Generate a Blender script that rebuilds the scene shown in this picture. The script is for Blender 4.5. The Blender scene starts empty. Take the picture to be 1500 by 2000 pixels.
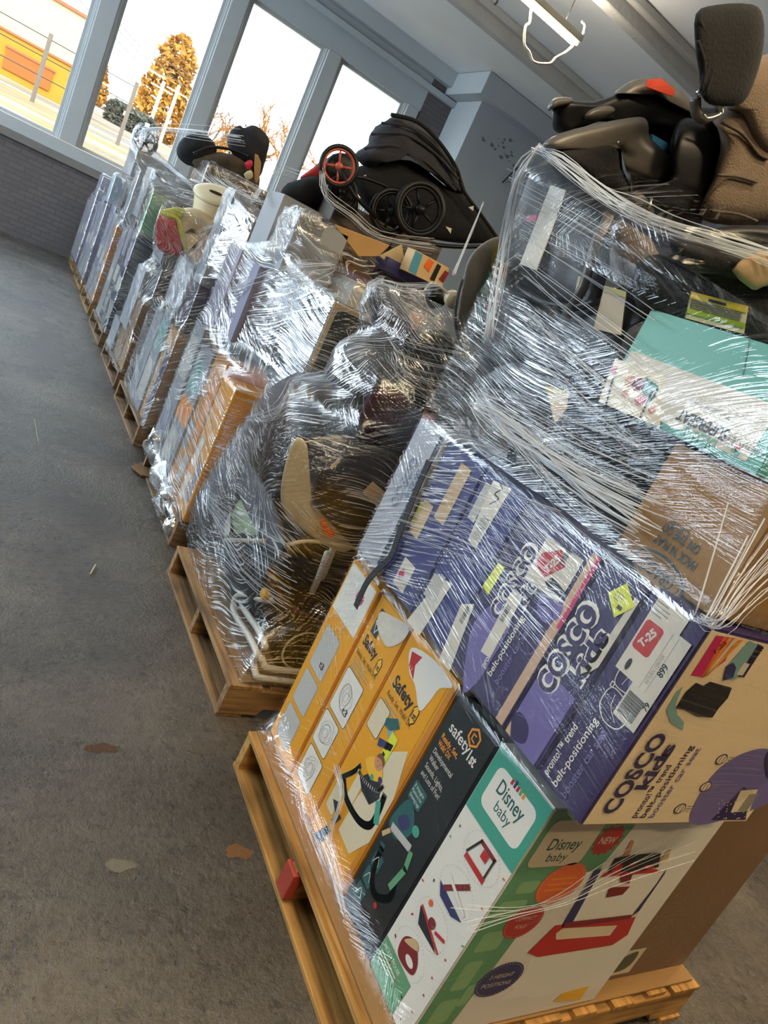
import bpy, bmesh, math, random
from mathutils import Vector, Matrix, noise
random.seed(7)
PI = math.pi
SC = bpy.context.scene
COL = SC.collection
# ---------------------------------------------------------------- camera, light, exposure
FPX = 1383.32338
ROW = (Vector((0.80427, -0.41519, 0.42517)), Vector((0.22842, -0.44451, -0.86616)), Vector((0.54862, 0.79374, -0.26267)))
EYE = Vector((0, 0, 1.55))
cd = bpy.data.cameras.new('camera'); cam = bpy.data.objects.new('camera', cd); COL.objects.link(cam)
X_, Y_, Z_ = ROW[0], -ROW[1], -ROW[2]
cam.matrix_world = Matrix(((X_.x, Y_.x, Z_.x, 0), (X_.y, Y_.y, Z_.y, 0), (X_.z, Y_.z, Z_.z, 1.55), (0, 0, 0, 1)))
cd.sensor_fit = 'AUTO'; cd.sensor_width = 36; cd.lens = FPX / 2000 * 36; cd.clip_start = .02; cd.clip_end = 600
SC.camera = cam
SC.view_settings.view_transform = 'Standard'; SC.view_settings.look = 'None'
SC.view_settings.exposure = 0.0; SC.view_settings.gamma = 1; SC.view_settings.use_curve_mapping = False
SC.cycles.max_bounces = 10; SC.cycles.transparent_max_bounces = 24; SC.cycles.diffuse_bounces = 4
SC.cycles.glossy_bounces = 4; SC.cycles.sample_clamp_indirect = 6
SC.cycles.use_denoising = True
W = bpy.data.worlds.new('sky'); SC.world = W; W.use_nodes = True
bg = W.node_tree.nodes['Background']; bg.inputs[0].default_value = (.74, .87, 1, 1); bg.inputs[1].default_value = 7.0
def light(name, kind, loc, rot, energy, color, **k):
    l = bpy.data.lights.new(name, kind); l.energy = energy; l.color = color
    for a, b in k.items(): setattr(l, a, b)
    o = bpy.data.objects.new(name, l); COL.objects.link(o); o.location = loc; o.rotation_euler = rot; return o
light('sun', 'SUN', (0, -20, 30), (math.radians(62), 0, math.radians(-18)), 3.0, (1, .80, .42), angle=.01)
pt = light('window_portal', 'AREA', (-.2, 12.82, 3.05), (math.radians(-90), 0, 0), 1, (1, 1, 1), shape='RECTANGLE', size=12, size_y=3.1)
pt.data.cycles.is_portal = True
sw = light('left_daylight_fill', 'AREA', (-6.9, 8.0, 2.9), (0, math.radians(-108), 0), 1600, (.72, .87, 1), shape='RECTANGLE', size=3.0, size_y=7.5)  # added cool fill light; the left wall has no windows
LAMP_W = 80
def ray(px, py):
    return ROW[0] * ((px - 750) / FPX) + ROW[1] * ((py - 1000) / FPX) + ROW[2]
def atx(px, py, X): d = ray(px, py); return EYE + d * (X / d.x)
def aty(px, py, Y): d = ray(px, py); return EYE + d * (Y / d.y)
def atz(px, py, Z): d = ray(px, py); return EYE + d * ((Z - 1.55) / d.z)
# ---------------------------------------------------------------- materials
def lin(c):
    if isinstance(c, str): c = tuple(int(c[i:i + 2], 16) / 255 for i in (0, 2, 4))
    return tuple((v / 12.92 if v <= .04045 else ((v + .055) / 1.055) ** 2.4) for v in c) + (1,)
MATS = {}
def M(name, col, rough=.6, metal=0, var=.12, vs=8, bump=.0, bs=40, spec=.5, stretch=None, trans=0):
    if name in MATS: return MATS[name]
    m = bpy.data.materials.new(name); m.use_nodes = True; nt = m.node_tree; p = nt.nodes['Principled BSDF']
    c = lin(col); p.inputs['Roughness'].default_value = rough; p.inputs['Metallic'].default_value = metal
    p.inputs['Specular IOR Level'].default_value = spec
    tc = nt.nodes.new('ShaderNodeTexCoord'); mp = nt.nodes.new('ShaderNodeMapping')
    nt.links.new(tc.outputs['Object'], mp.inputs[0])
    if stretch: mp.inputs['Scale'].default_value = stretch
    n = nt.nodes.new('ShaderNodeTexNoise'); n.inputs['Scale'].default_value = vs; n.inputs['Detail'].default_value = 4
    nt.links.new(mp.outputs[0], n.inputs['Vector'])
    if var:
        mx = nt.nodes.new('ShaderNodeMix'); mx.data_type = 'RGBA'
        mx.inputs[6].default_value = tuple(v * (1 - var) for v in c[:3]) + (1,)
        mx.inputs[7].default_value = tuple(min(1, v * (1 + var)) for v in c[:3]) + (1,)
        nt.links.new(n.outputs[0], mx.inputs[0]); nt.links.new(mx.outputs[2], p.inputs['Base Color'])
    else: p.inputs['Base Color'].default_value = c
    if bump:
        b = nt.nodes.new('ShaderNodeBump'); b.inputs['Strength'].default_value = bump; b.inputs['Distance'].default_value = .01
        n2 = nt.nodes.new('ShaderNodeTexNoise'); n2.inputs['Scale'].default_value = bs; n2.inputs['Detail'].default_value = 5
        nt.links.new(mp.outputs[0], n2.inputs['Vector']); nt.links.new(n2.outputs[0], b.inputs['Height']); nt.links.new(b.outputs[0], p.inputs['Normal'])
    MATS[name] = m; return m
def film_mat(name, haze=.7, gloss=.12, cover=.5, relief=.0035, tint=.93, scale=1.0, warp=.30, ylo=None):
    """clear stretch film wound in many layers: see-through, glossy, with drawn-out streaky creases"""
    if name in MATS: return MATS[name]
    m = bpy.data.materials.new(name); m.use_nodes = True; nt = m.node_tree; N = nt.nodes; L = nt.links
    N.remove(N['Principled BSDF']); out = N['Material Output']
    uv = N.new('ShaderNodeUVMap')
    def noi(vec, sc, det=3, rough=.55):
        n = N.new('ShaderNodeTexNoise'); n.inputs['Scale'].default_value = sc; n.inputs['Detail'].default_value = det
        n.inputs['Roughness'].default_value = rough; L.new(vec, n.inputs['Vector']); return n.outputs[0]
    def mapv(vec, s, rot=0, off=(0, 0, 0)):
        a = N.new('ShaderNodeMapping'); a.vector_type = 'POINT'; a.inputs['Rotation'].default_value = (0, 0, rot); a.inputs['Location'].default_value = off
        L.new(vec, a.inputs[0]); b = N.new('ShaderNodeMapping'); b.inputs['Scale'].default_value = s; L.new(a.outputs[0], b.inputs[0]); return b.outputs[0]
    def math_(op, a, b=None):
        n = N.new('ShaderNodeMath'); n.operation = op; n.use_clamp = False
        for i, v in enumerate((a, b)):
            if v is None: continue
            if isinstance(v, (int, float)): n.inputs[i].default_value = v
            else: L.new(v, n.inputs[i])
        return n.outputs[0]
    def ramp(v, lo, hi):
        n = N.new('ShaderNodeMapRange'); n.inputs[1].default_value = lo; n.inputs[2].default_value = hi; L.new(v, n.inputs[0]); return n.outputs[0]
    # low-frequency warp fans the streaks
    wn = N.new('ShaderNodeTexNoise'); wn.inputs['Scale'].default_value = 1.7; wn.inputs['Detail'].default_value = 1; L.new(uv.outputs[0], wn.inputs['Vector'])
    sub = N.new('ShaderNodeVectorMath'); sub.operation = 'SUBTRACT'; L.new(wn.outputs['Color'], sub.inputs[0]); sub.inputs[1].default_value = (.5, .5, .5)
    scl = N.new('ShaderNodeVectorMath'); scl.operation = 'SCALE'; L.new(sub.outputs[0], scl.inputs[0]); scl.inputs['Scale'].default_value = warp
    add = N.new('ShaderNodeVectorMath'); L.new(uv.outputs[0], add.inputs[0]); L.new(scl.outputs[0], add.inputs[1])
    v = add.outputs[0]
    s1 = noi(mapv(v, (4 * scale, 210 * scale, 1), .12), 1, 2)
    s2 = noi(mapv(v, (5 * scale, 160 * scale, 1), -.45, (3, 1, 0)), 1, 2)
    s3 = noi(mapv(v, (7 * scale, 130 * scale, 1), .6, (7, 4, 0)), 1, 3)
    sel = ramp(noi(mapv(uv.outputs[0], (1.3, 1.3, 1), 0, (9, 2, 0)), 1, 1), .42, .58)
    sel2 = ramp(noi(mapv(uv.outputs[0], (1.6, 2.2, 1), 0, (2, 8, 0)), 1, 1), .5, .62)
    def mix(f, a, b): 
        n = N.new('ShaderNodeMix'); L.new(f, n.inputs[0]); L.new(a, n.inputs[2]); L.new(b, n.inputs[3]); return n.outputs[0]
    st = mix(sel2, mix(sel, s1, s2), s3)
    cr_ = noi(mapv(v, (34, 34, 1)), 1, 5, .8)              # crumples
    crm = ramp(noi(mapv(uv.outputs[0], (2.3, 3.0, 1), 0, (5, 5, 0)), 1, 1), .56, .66)
    big = noi(mapv(v, (3, 14, 1), .2, (4, 4, 0)), 1, 2)
    h = math_('ADD', math_('ADD', st, math_('MULTIPLY', math_('MULTIPLY', cr_, crm), 1.5)), math_('MULTIPLY', big, 3.0))
    bump = N.new('ShaderNodeBump'); bump.inputs['Strength'].default_value = 1; bump.inputs['Distance'].default_value = relief; L.new(h, bump.inputs['Height'])
    tr = N.new('ShaderNodeBsdfTransparent'); tr.inputs[0].default_value = (tint, tint, tint * 1.01, 1)
    gl = N.new('ShaderNodeBsdfGlossy'); gl.inputs['Roughness'].default_value = .10; gl.inputs[0].default_value = (1, 1, 1, 1); L.new(bump.outputs[0], gl.inputs['Normal'])
    df = N.new('ShaderNodeBsdfDiffuse'); df.inputs[0].default_value = (.85, .88, .90, 1); L.new(bump.outputs[0], df.inputs['Normal'])
    gm = N.new('ShaderNodeMixShader'); gm.inputs[0].default_value = .62; L.new(df.outputs[0], gm.inputs[1]); L.new(gl.outputs[0], gm.inputs[2])
    patch = ramp(noi(mapv(uv.outputs[0], (1.5, 2.6, 1), .3, (1, 3, 0)), 1, 2), .60 - cover * .4, .80 - cover * .4)
    streak = ramp(st, .535, .60)
    crs = math_('MULTIPLY', ramp(cr_, .56, .62), crm)
    sk = math_('MAXIMUM', math_('MULTIPLY', streak, math_('ADD', patch, .12)), math_('MULTIPLY', crs, .8))
    g = math_('ADD', gloss, math_('MULTIPLY', patch, gloss))
    m1 = N.new('ShaderNodeMixShader'); L.new(g, m1.inputs[0]); L.new(tr.outputs[0], m1.inputs[1]); L.new(gl.outputs[0], m1.inputs[2])
    d = math_('MINIMUM', math_('MULTIPLY', sk, haze), .95)
    if ylo:      # fewer turns of film towards the near end of the load
        tc = N.new('ShaderNodeTexCoord'); sx = N.new('ShaderNodeSeparateXYZ'); L.new(tc.outputs['Object'], sx.inputs[0]); mr = N.new('ShaderNodeMapRange')
        mr.inputs[1].default_value = ylo[0]; mr.inputs[2].default_value = ylo[1]; mr.inputs[3].default_value = ylo[2]; L.new(sx.outputs[1], mr.inputs[0]); d = math_('MULTIPLY', d, mr.outputs[0])
    m2 = N.new('ShaderNodeMixShader'); L.new(d, m2.inputs[0]); L.new(m1.outputs[0], m2.inputs[1]); L.new(gm.outputs[0], m2.inputs[2])
    L.new(m2.outputs[0], out.inputs[0]); MATS[name] = m; return m
def wood(name, c1, c2, along='x', rough=.7):
    if name in MATS: return MATS[name]
    m = bpy.data.materials.new(name); m.use_nodes = True; nt = m.node_tree; p = nt.nodes['Principled BSDF']; L = nt.links
    tc = nt.nodes.new('ShaderNodeTexCoord'); mp = nt.nodes.new('ShaderNodeMapping'); L.new(tc.outputs['Object'], mp.inputs[0])
    mp.inputs['Scale'].default_value = (2, 30, 30) if along == 'x' else (30, 2, 30)
    n = nt.nodes.new('ShaderNodeTexNoise'); n.inputs['Scale'].default_value = 1.5; n.inputs['Detail'].default_value = 6; L.new(mp.outputs[0], n.inputs['Vector'])
    n3 = nt.nodes.new('ShaderNodeTexNoise'); n3.inputs['Scale'].default_value = 5; L.new(tc.outputs['Object'], n3.inputs['Vector'])
    r = nt.nodes.new('ShaderNodeValToRGB'); r.color_ramp.elements[0].position = .3; r.color_ramp.elements[0].color = lin(c2); r.color_ramp.elements[1].position = .62; r.color_ramp.elements[1].color = lin(c1)
    ad = nt.nodes.new('ShaderNodeMath'); ad.operation = 'ADD'; L.new(n.outputs[0], ad.inputs[0])
    ml = nt.nodes.new('ShaderNodeMath'); ml.operation = 'MULTIPLY_ADD'; L.new(n3.outputs[0], ml.inputs[0]); ml.inputs[1].default_value = .5; ml.inputs[2].default_value = -.25; L.new(ml.outputs[0], ad.inputs[1])
    L.new(ad.outputs[0], r.inputs[0]); L.new(r.outputs[0], p.inputs['Base Color']); p.inputs['Roughness'].default_value = rough
    b = nt.nodes.new('ShaderNodeBump'); b.inputs['Strength'].default_value = .5; b.inputs['Distance'].default_value = .004; L.new(n.outputs[0], b.inputs['Height']); L.new(b.outputs[0], p.inputs['Normal'])
    MATS[name] = m; return m
# ---------------------------------------------------------------- object helpers
def link(name, bm, mat, parent=None, smooth=False):
    me = bpy.data.meshes.new(name); bm.normal_update(); bm.to_mesh(me); bm.free()
    for m in (mat if isinstance(mat, (list, tuple)) else [mat]): me.materials.append(m)
    if smooth:
        for p in me.polygons: p.use_smooth = True
    o = bpy.data.objects.new(name, me); COL.objects.link(o)
    if parent: o.parent = parent
    return o
def tag(o, label, cat, group=None, kind=None):
    o['label'] = label
    if cat: o['category'] = cat
    if group: o['group'] = group
    if kind: o['kind'] = kind
    return o
def thing(name, label, cat, loc=(0, 0, 0), rz=0, group=None):
    o = bpy.data.objects.new(name, None); COL.objects.link(o); o.location = loc; o.rotation_euler = (0, 0, rz); o.empty_display_size = .1
    return tag(o, label, cat, group)
def struct(name, bm, mat, parent=None, smooth=False):
    o = link(name, bm, mat, parent, smooth)
    if not parent: o['kind'] = 'structure'
    return o
def add_box(bm, x0, y0, z0, x1, y1, z1, mi=0):
    vs = [bm.verts.new((x, y, z)) for z in (z0, z1) for y in (y0, y1) for x in (x0, x1)]
    for f in ((0, 2, 3, 1), (4, 5, 7, 6), (0, 1, 5, 4), (2, 6, 7, 3), (0, 4, 6, 2), (1, 3, 7, 5)):
        bm.faces.new([vs[i] for i in f]).material_index = mi
    return vs
def bx(x0, y0, z0, x1, y1, z1, bev=0, seg=2):
    bm = bmesh.new(); add_box(bm, x0, y0, z0, x1, y1, z1)
    if bev: bmesh.ops.bevel(bm, geom=bm.edges[:], offset=bev, segments=seg, affect='EDGES', profile=.5)
    return bm
def add_tube(bm, pts, r, n=8, closed=False, mi=0):
    pts = [Vector(p) for p in pts]; k = len(pts); rings = []
    up = Vector((0, 0, 1))
    for i, p in enumerate(pts):
        a = pts[(i - 1) % k] if (closed or i) else p; b = pts[(i + 1) % k] if (closed or i < k - 1) else p
        t = (b - a).normalized()
        if i == 0:
            s = t.cross(up)
            if s.length < .1: s = t.cross(Vector((1, 0, 0)))
            s.normalize()
        else:
            s = (s - t * s.dot(t)).normalized()
        w = t.cross(s); rr = r[i] if isinstance(r, (list, tuple)) else r
        rings.append([bm.verts.new(p + (s * math.cos(q) + w * math.sin(q)) * rr) for q in [2 * PI * j / n for j in range(n)]])
    for i in range(k if closed else k - 1):
        A, B = rings[i], rings[(i + 1) % k]
        for j in range(n): bm.faces.new((A[j], A[(j + 1) % n], B[(j + 1) % n], B[j])).material_index = mi
    if not closed: bm.faces.new(rings[0][::-1]).material_index = mi; bm.faces.new(rings[-1]).material_index = mi
def tube(pts, r, n=8, closed=False):
    bm = bmesh.new(); add_tube(bm, pts, r, n, closed); return bm
def cr(pts, n=6, closed=False):
    """Catmull-Rom through the points"""
    P = [Vector(p) for p in pts]; k = len(P); out = []
    for i in range(k if closed else k - 1):
        g = lambda j: P[j % k] if closed else P[max(0, min(k - 1, j))]
        a, b, c, d = g(i - 1), g(i), g(i + 1), g(i + 2)
        for s in range(n):
            t = s / n
            out.append(.5 * ((2 * b) + (c - a) * t + (2 * a - 5 * b + 4 * c - d) * t * t + (3 * b - a - 3 * c + d) * t ** 3))
    if not closed: out.append(P[-1])
    return out
def add_lathe(bm, prof, O, ax, n=32, mi=0):
    ax = Vector(ax).normalized(); s = ax.cross(Vector((0, 0, 1)))
    if s.length < .1: s = ax.cross(Vector((1, 0, 0)))
    s.normalize(); w = ax.cross(s); O = Vector(O); rings = []
    for r, h in prof: rings.append([bm.verts.new(O + ax * h + (s * math.cos(2 * PI * j / n) + w * math.sin(2 * PI * j / n)) * max(r, 1e-4)) for j in range(n)])
    for A, B in zip(rings, rings[1:]):
        for j in range(n): bm.faces.new((A[j], A[(j + 1) % n], B[(j + 1) % n], B[j])).material_index = mi
def lathe(prof, O, ax, n=32):
    bm = bmesh.new(); add_lathe(bm, prof, O, ax, n); bmesh.ops.recalc_face_normals(bm, faces=bm.faces[:]); return bm
def prism(pts, dvec, bev=0):
    """planar outline pushed along dvec"""
    bm = bmesh.new(); a = [bm.verts.new(p) for p in pts]; f = bm.faces.new(a)
    g = bmesh.ops.extrude_face_region(bm, geom=[f]); bmesh.ops.translate(bm, vec=Vector(dvec), verts=[e for e in g['geom'] if isinstance(e, bmesh.types.BMVert)])
    bmesh.ops.recalc_face_normals(bm, faces=bm.faces[:])
    if bev: bmesh.ops.bevel(bm, geom=bm.edges[:], offset=bev, segments=2, affect='EDGES')
    return bm
def pillow(pts, dvec, n=3.0, smooth=5, rough=.0, rs=12, rings=9, flat=False, seed=0):
    """a padded body: the outline is its widest section, dvec its full thickness (outline plane = front side)"""
    P = cr(pts, smooth, True) if smooth else [Vector(p) for p in pts]
    d = Vector(dvec); c = sum(P, Vector()) / len(P)
    if isinstance(pts, PL): d = (c - EYE) * ((d.y / c.y) if d.y else (d.x / c.x))      # runs back the way it is seen
    hd = d / 2; mid = hd
    bm = bmesh.new(); k = len(P); allr = []
    def jit(v):
        if not rough: return v
        q = noise.noise_vector(v * rs + Vector((seed, seed * 2, 0))); return v + q * rough
    def ring(s, sg):
        h = (1 - s ** n) ** (1 / n) * sg
        return [bm.verts.new(jit(c + (p - c) * s + mid - hd * h)) for p in P]
    ss = [math.sin(PI / 2 * i / rings) ** .7 for i in range(1, rings + 1)]
    fr = [ring(s, 1) for s in ss[:-1]]; rim = ring(1, 0); bk = [ring(s, -1) for s in reversed(ss[:-1])]
    seq = fr + [rim] + bk
    for A, B in zip(seq, seq[1:]):
        for j in range(k): bm.faces.new((A[j], B[j], B[(j + 1) % k], A[(j + 1) % k]))
    for R_, sg in ((fr[0], 1), (bk[-1], -1)):
        v = bm.verts.new(jit(c + mid - hd * sg))
        for j in range(k):
            bm.faces.new((v, R_[j], R_[(j + 1) % k]) if sg > 0 else (v, R_[(j + 1) % k], R_[j]))
    bmesh.ops.recalc_face_normals(bm, faces=bm.faces[:]); return bm
class PL(list): pass
def pxy(Y, *p): return PL(aty(a, b, Y) for a, b in p)
def pxx(X, *p): return PL(atx(a, b, X) for a, b in p)
_txt = {}
def text_geo(body, bold):
    k = (body, bold)
    if k not in _txt:
        cu = bpy.data.curves.new('t', 'FONT'); cu.body = body; cu.size = 1; cu.offset = bold; cu.resolution_u = 3
        o = bpy.data.objects.new('t', cu); COL.objects.link(o); dg = bpy.context.evaluated_depsgraph_get(); dg.update()
        me = o.evaluated_get(dg).to_mesh(); vs = [v.co.copy() for v in me.vertices]; fs = [tuple(p.vertices) for p in me.polygons]
        o.evaluated_get(dg).to_mesh_clear(); bpy.data.objects.remove(o); bpy.data.curves.remove(cu)
        _txt[k] = (vs, fs)
    return _txt[k]
class Print:
    """flat printing on one face of a box; local metres from the lower-left corner O, U to the right, V up"""
    def __init__(s, O, U, V):
        s.O = Vector(O); s.U = Vector(U); s.V = Vector(V); s.N = s.U.cross(s.V).normalized(); s.bm = bmesh.new(); s.mats = []
    def mi(s, m):
        if m not in s.mats: s.mats.append(m)
        return s.mats.index(m)
    def p3(s, x, y, z): return s.O + s.U * x + s.V * y + s.N * (.0006 + .0003 * z)
    def px(s, a, b):
        d = ray(a, b); t = (s.O - EYE).dot(s.N) / d.dot(s.N); q = EYE + d * t - s.O
        return (q.dot(s.U), q.dot(s.V))
    def poly(s, pts, m, z=1):
        s.bm.faces.new([s.bm.verts.new(s.p3(x, y, z)) for x, y in pts]).material_index = s.mi(m)
    def rect(s, x0, y0, x1, y1, m, z=1): s.poly([(x0, y0), (x1, y0), (x1, y1), (x0, y1)], m, z)
    def rrect(s, x0, y0, x1, y1, r, m, z=1, skew=0):
        P = []
        for cx, cy, a0 in ((x1 - r, y0 + r, -90), (x1 - r, y1 - r, 0), (x0 + r, y1 - r, 90), (x0 + r, y0 + r, 180)):
            for i in range(5):
                a = math.radians(a0 + 22.5 * i); P.append((cx + r * math.cos(a), cy + r * math.sin(a)))
        s.poly(P, m, z)
    def frame(s, x0, y0, x1, y1, r, m1, m2, w=.002, z=1):
        s.rrect(x0, y0, x1, y1, r, m1, z); s.rrect(x0 + w, y0 + w, x1 - w, y1 - w, max(r - w, .001), m2, z + 1)
    def ell(s, cx, cy, rx, ry, m, z=1, n=28, ang=0):
        ca, sa = math.cos(ang), math.sin(ang)
        s.poly([(cx + rx * math.cos(a) * ca - ry * math.sin(a) * sa, cy + rx * math.cos(a) * sa + ry * math.sin(a) * ca) for a in [2 * PI * i / n for i in range(n)]], m, z)
    def burst(s, cx, cy, r, m, z=1, n=14, k=.82):
        s.poly([(cx + (r if i % 2 else r * k) * math.cos(PI * i / n), cy + (r if i % 2 else r * k) * math.sin(PI * i / n)) for i in range(2 * n)], m, z)
    def dots(s, cx, cy, rx, ry, m, z=1, n=36, d=.0012):
        for i in range(n):
            a = 2 * PI * i / n; s.rect(cx + rx * math.cos(a) - d, cy + ry * math.sin(a) - d, cx + rx * math.cos(a) + d, cy + ry * math.sin(a) + d, m, z)
    def line(s, pts, w, m, z=1, closed=False):
        P = [Vector((a, b)) for a, b in pts]
        if closed: P.append(P[0])
        for a, b in zip(P, P[1:]):
            t = b - a
            if t.length < 1e-6: continue
            t.normalize(); q = Vector((-t.y, t.x)) * w / 2; a2 = a - t * w * .3; b2 = b + t * w * .3
            s.poly([tuple(a2 - q), tuple(b2 - q), tuple(b2 + q), tuple(a2 + q)], m, z)
    def curve(s, pts, w, m, z=1, closed=False, n=6):
        c = cr([(a, b, 0) for a, b in pts], n, closed); s.line([(v.x, v.y) for v in c], w, m, z, closed)
    def blob(s, pts, m, z=1, n=5):
        c = cr([(a, b, 0) for a, b in pts], n, True); s.poly([(v.x, v.y) for v in c], m, z)
    def text(s, body, x, y, size, m, ang=0, bold=.0, z=2, w=None, mid=False):
        vs, fs = text_geo(body, bold)
        if not vs: return
        x0 = min(v.x for v in vs); x1 = max(v.x for v in vs)
        sx = size if w is None else w / (x1 - x0)
        ca, sa = math.cos(ang), math.sin(ang); nv = []
        for v in vs:
            a = (v.x - (((x0 + x1) / 2) if mid else x0)) * sx; b = (v.y - (.35 if mid else 0)) * size
            nv.append(s.bm.verts.new(s.p3(x + a * ca - b * sa, y + a * sa + b * ca, z)))
        k = s.mi(m)
        for f in fs:
            try: s.bm.faces.new([nv[i] for i in f]).material_index = k
            except ValueError: pass
    def bars(s, x0, y0, x1, y1, m, z=2, vert=True, n=22, seed=1):
        r = random.Random(seed); L = (x1 - x0) if vert else (y1 - y0); t = 0
        while t < L:
            w = L / n * r.choice((.4, .6, 1.0)); 
            if vert: s.rect(x0 + t, y0, min(x1, x0 + t + w), y1, m, z)
            else: s.rect(x0, y0 + t, x1, min(y1, y0 + t + w), m, z)
            t += w + L / n * r.choice((.4, .7))
    def fine(s, x0, y0, x1, y1, m, n=4, z=2, vert=False, seed=1):
        """rows of copy too small to read"""
        r = random.Random(seed)
        for i in range(n):
            if vert:
                h = (x1 - x0) / n; s.rect(x0 + h * (i + .3), y0, x0 + h * (i + .62), y0 + (y1 - y0) * r.uniform(.6, 1), m, z)
            else:
                h = (y1 - y0) / n; s.rect(x0, y0 + h * (i + .3), x0 + (x1 - x0) * r.uniform(.6, 1), y0 + h * (i + .62), m, z)
    def build(s, name, parent, label=None):
        o = link(name, s.bm, s.mats, parent)
        if parent is not None: o.matrix_parent_inverse = parent.matrix_world.inverted() if parent.type != 'EMPTY' else Matrix.Translation(-parent.location)
        if label: o['label'] = label
        return o
def left_face(b): return Print((b[0], b[4], b[2]), (0, -1, 0), (0, 0, 1))     # face looking to -x
def front_face(b): return Print((b[0], b[1], b[2]), (1, 0, 0), (0, 0, 1))     # face looking to -y
def top_face(b): return Print((b[0], b[1], b[5]), (1, 0, 0), (0, 1, 0))
CARTONS = {}
def carton(name, label, cat, b, mat, group=None, tape=None, bulge=.003):
    """closed carton, b=(x0,y0,z0,x1,y1,z1): soft edges, slightly bulging panels; the parts hang on it"""
    x0, y0, z0, x1, y1, z1 = b
    bm = bmesh.new(); vs = add_box(bm, x0, y0, z0, x1, y1, z1)
    bmesh.ops.subdivide_edges(bm, edges=bm.edges[:], cuts=3, use_grid_fill=True)
    c = Vector(((x0 + x1) / 2, (y0 + y1) / 2, (z0 + z1) / 2)); h = Vector((x1 - x0, y1 - y0, z1 - z0)) / 2
    bmesh.ops.bevel(bm, geom=[e for e in bm.edges if len(e.link_faces) == 2 and e.calc_face_angle(0) > .5], offset=.0035, segments=2, affect='EDGES')
    o = link(name, bm, mat); tag(o, label, cat, group)
    if tape is not None:
        t = Print((x0, y0, z1), (1, 0, 0), (0, 1, 0)); t.rect(0, (y1 - y0) / 2 - .025, x1 - x0, (y1 - y0) / 2 + .025, tape); t.build('tape', o)
    return o
# ---------------------------------------------------------------- the room
paint = M('wall_paint', 'acb3b7', .75, var=.10, vs=1.5, bump=.25, bs=14)
paint_d = M('window_frame_paint', 'b0b4b5', .55, var=.08, vs=3, bump=.1, bs=30)
ceil_m = M('ceiling_paint', 'e2e4e4', .85, var=.10, vs=1.2, bump=.2, bs=9)
beam_m = M('beam_paint', 'b4b4b1', .8, var=.15, vs=3, bump=.5, bs=25)
def brick_mat():
    m = bpy.data.materials.new('painted_brick'); m.use_nodes = True; nt = m.node_tree; p = nt.nodes['Principled BSDF']; L = nt.links
    tc = nt.nodes.new('ShaderNodeTexCoord'); sp = nt.nodes.new('ShaderNodeSeparateXYZ'); cb = nt.nodes.new('ShaderNodeCombineXYZ')
    L.new(tc.outputs['Object'], sp.inputs[0]); a = nt.nodes.new('ShaderNodeMath'); L.new(sp.outputs[0], a.inputs[0]); L.new(sp.outputs[1], a.inputs[1])
    L.new(a.outputs[0], cb.inputs[0]); L.new(sp.outputs[2], cb.inputs[1])
    b = nt.nodes.new('ShaderNodeTexBrick'); b.inputs['Scale'].default_value = 1; b.inputs['Brick Width'].default_value = .21; b.inputs['Row Height'].default_value = .075
    b.inputs['Mortar Size'].default_value = .008; b.inputs['Color1'].default_value = lin('67605f'); b.inputs['Color2'].default_value = lin('5f5959'); b.inputs['Mortar'].default_value = lin('595352')
    L.new(cb.outputs[0], b.inputs[0]); L.new(b.outputs[0], p.inputs['Base Color']); p.inputs['Roughness'].default_value = .8
    bp = nt.nodes.new('ShaderNodeBump'); bp.inputs['Strength'].default_value = .5; bp.inputs['Distance'].default_value = .01; bp.invert = True
    L.new(b.outputs['Fac'], bp.inputs['Height']); L.new(bp.outputs[0], p.inputs['Normal']); return m
brick = brick_mat()
def floor_mat():
    m = bpy.data.materials.new('worn_concrete'); m.use_nodes = True; nt = m.node_tree; p = nt.nodes['Principled BSDF']; L = nt.links
    tc = nt.nodes.new('ShaderNodeTexCoord')
    def n(sc, det=5, r=.6, vec=None):
        q = nt.nodes.new('ShaderNodeTexNoise'); q.inputs['Scale'].default_value = sc; q.inputs['Detail'].default_value = det; q.inputs['Roughness'].default_value = r
        L.new(vec or tc.outputs['Object'], q.inputs['Vector']); return q.outputs[0]
    def rp(v, *st):
        q = nt.nodes.new('ShaderNodeValToRGB'); e = q.color_ramp.elements
        while len(e) < len(st): e.new(.5)
        for i, (a, c) in enumerate(st): e[i].position = a; e[i].color = lin(c)
        L.new(v, q.inputs[0]); return q.outputs[0]
    base = rp(n(1.1, 8, .65), (.3, '3a352f'), (.5, '554f47'), (.72, '756d62'))
    sp = rp(n(26, 6, .75), (.38, '8a8a8a'), (.5, 'ffffff'), (.7, 'ffffff'))
    pits = rp(n(70, 3, .6), (.30, '606060'), (.36, 'ffffff'))
    mx = nt.nodes.new('ShaderNodeMix'); mx.data_type = 'RGBA'; mx.blend_type = 'MULTIPLY'; mx.inputs[0].default_value = .55; L.new(base, mx.inputs[6]); L.new(sp, mx.inputs[7])
    m2 = nt.nodes.new('ShaderNodeMix'); m2.data_type = 'RGBA'; m2.blend_type = 'MULTIPLY'; m2.inputs[0].default_value = .8; L.new(mx.outputs[2], m2.inputs[6]); L.new(pits, m2.inputs[7])
    L.new(m2.outputs[2], p.inputs['Base Color'])
    rr = rp(n(2.3, 5), (.3, '787878'), (.7, 'a4a4a4')); L.new(rr, p.inputs['Roughness']); p.inputs['Specular IOR Level'].default_value = .55
    b = nt.nodes.new('ShaderNodeBump'); b.inputs['Strength'].default_value = .7; b.inputs['Distance'].default_value = .012
    ad = nt.nodes.new('ShaderNodeMath'); L.new(n(9, 8, .7), ad.inputs[0]); L.new(n(60, 4, .7), ad.inputs[1]); L.new(ad.outputs[0], b.inputs['Height']); L.new(b.outputs[0], p.inputs['Normal'])
    return m
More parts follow.
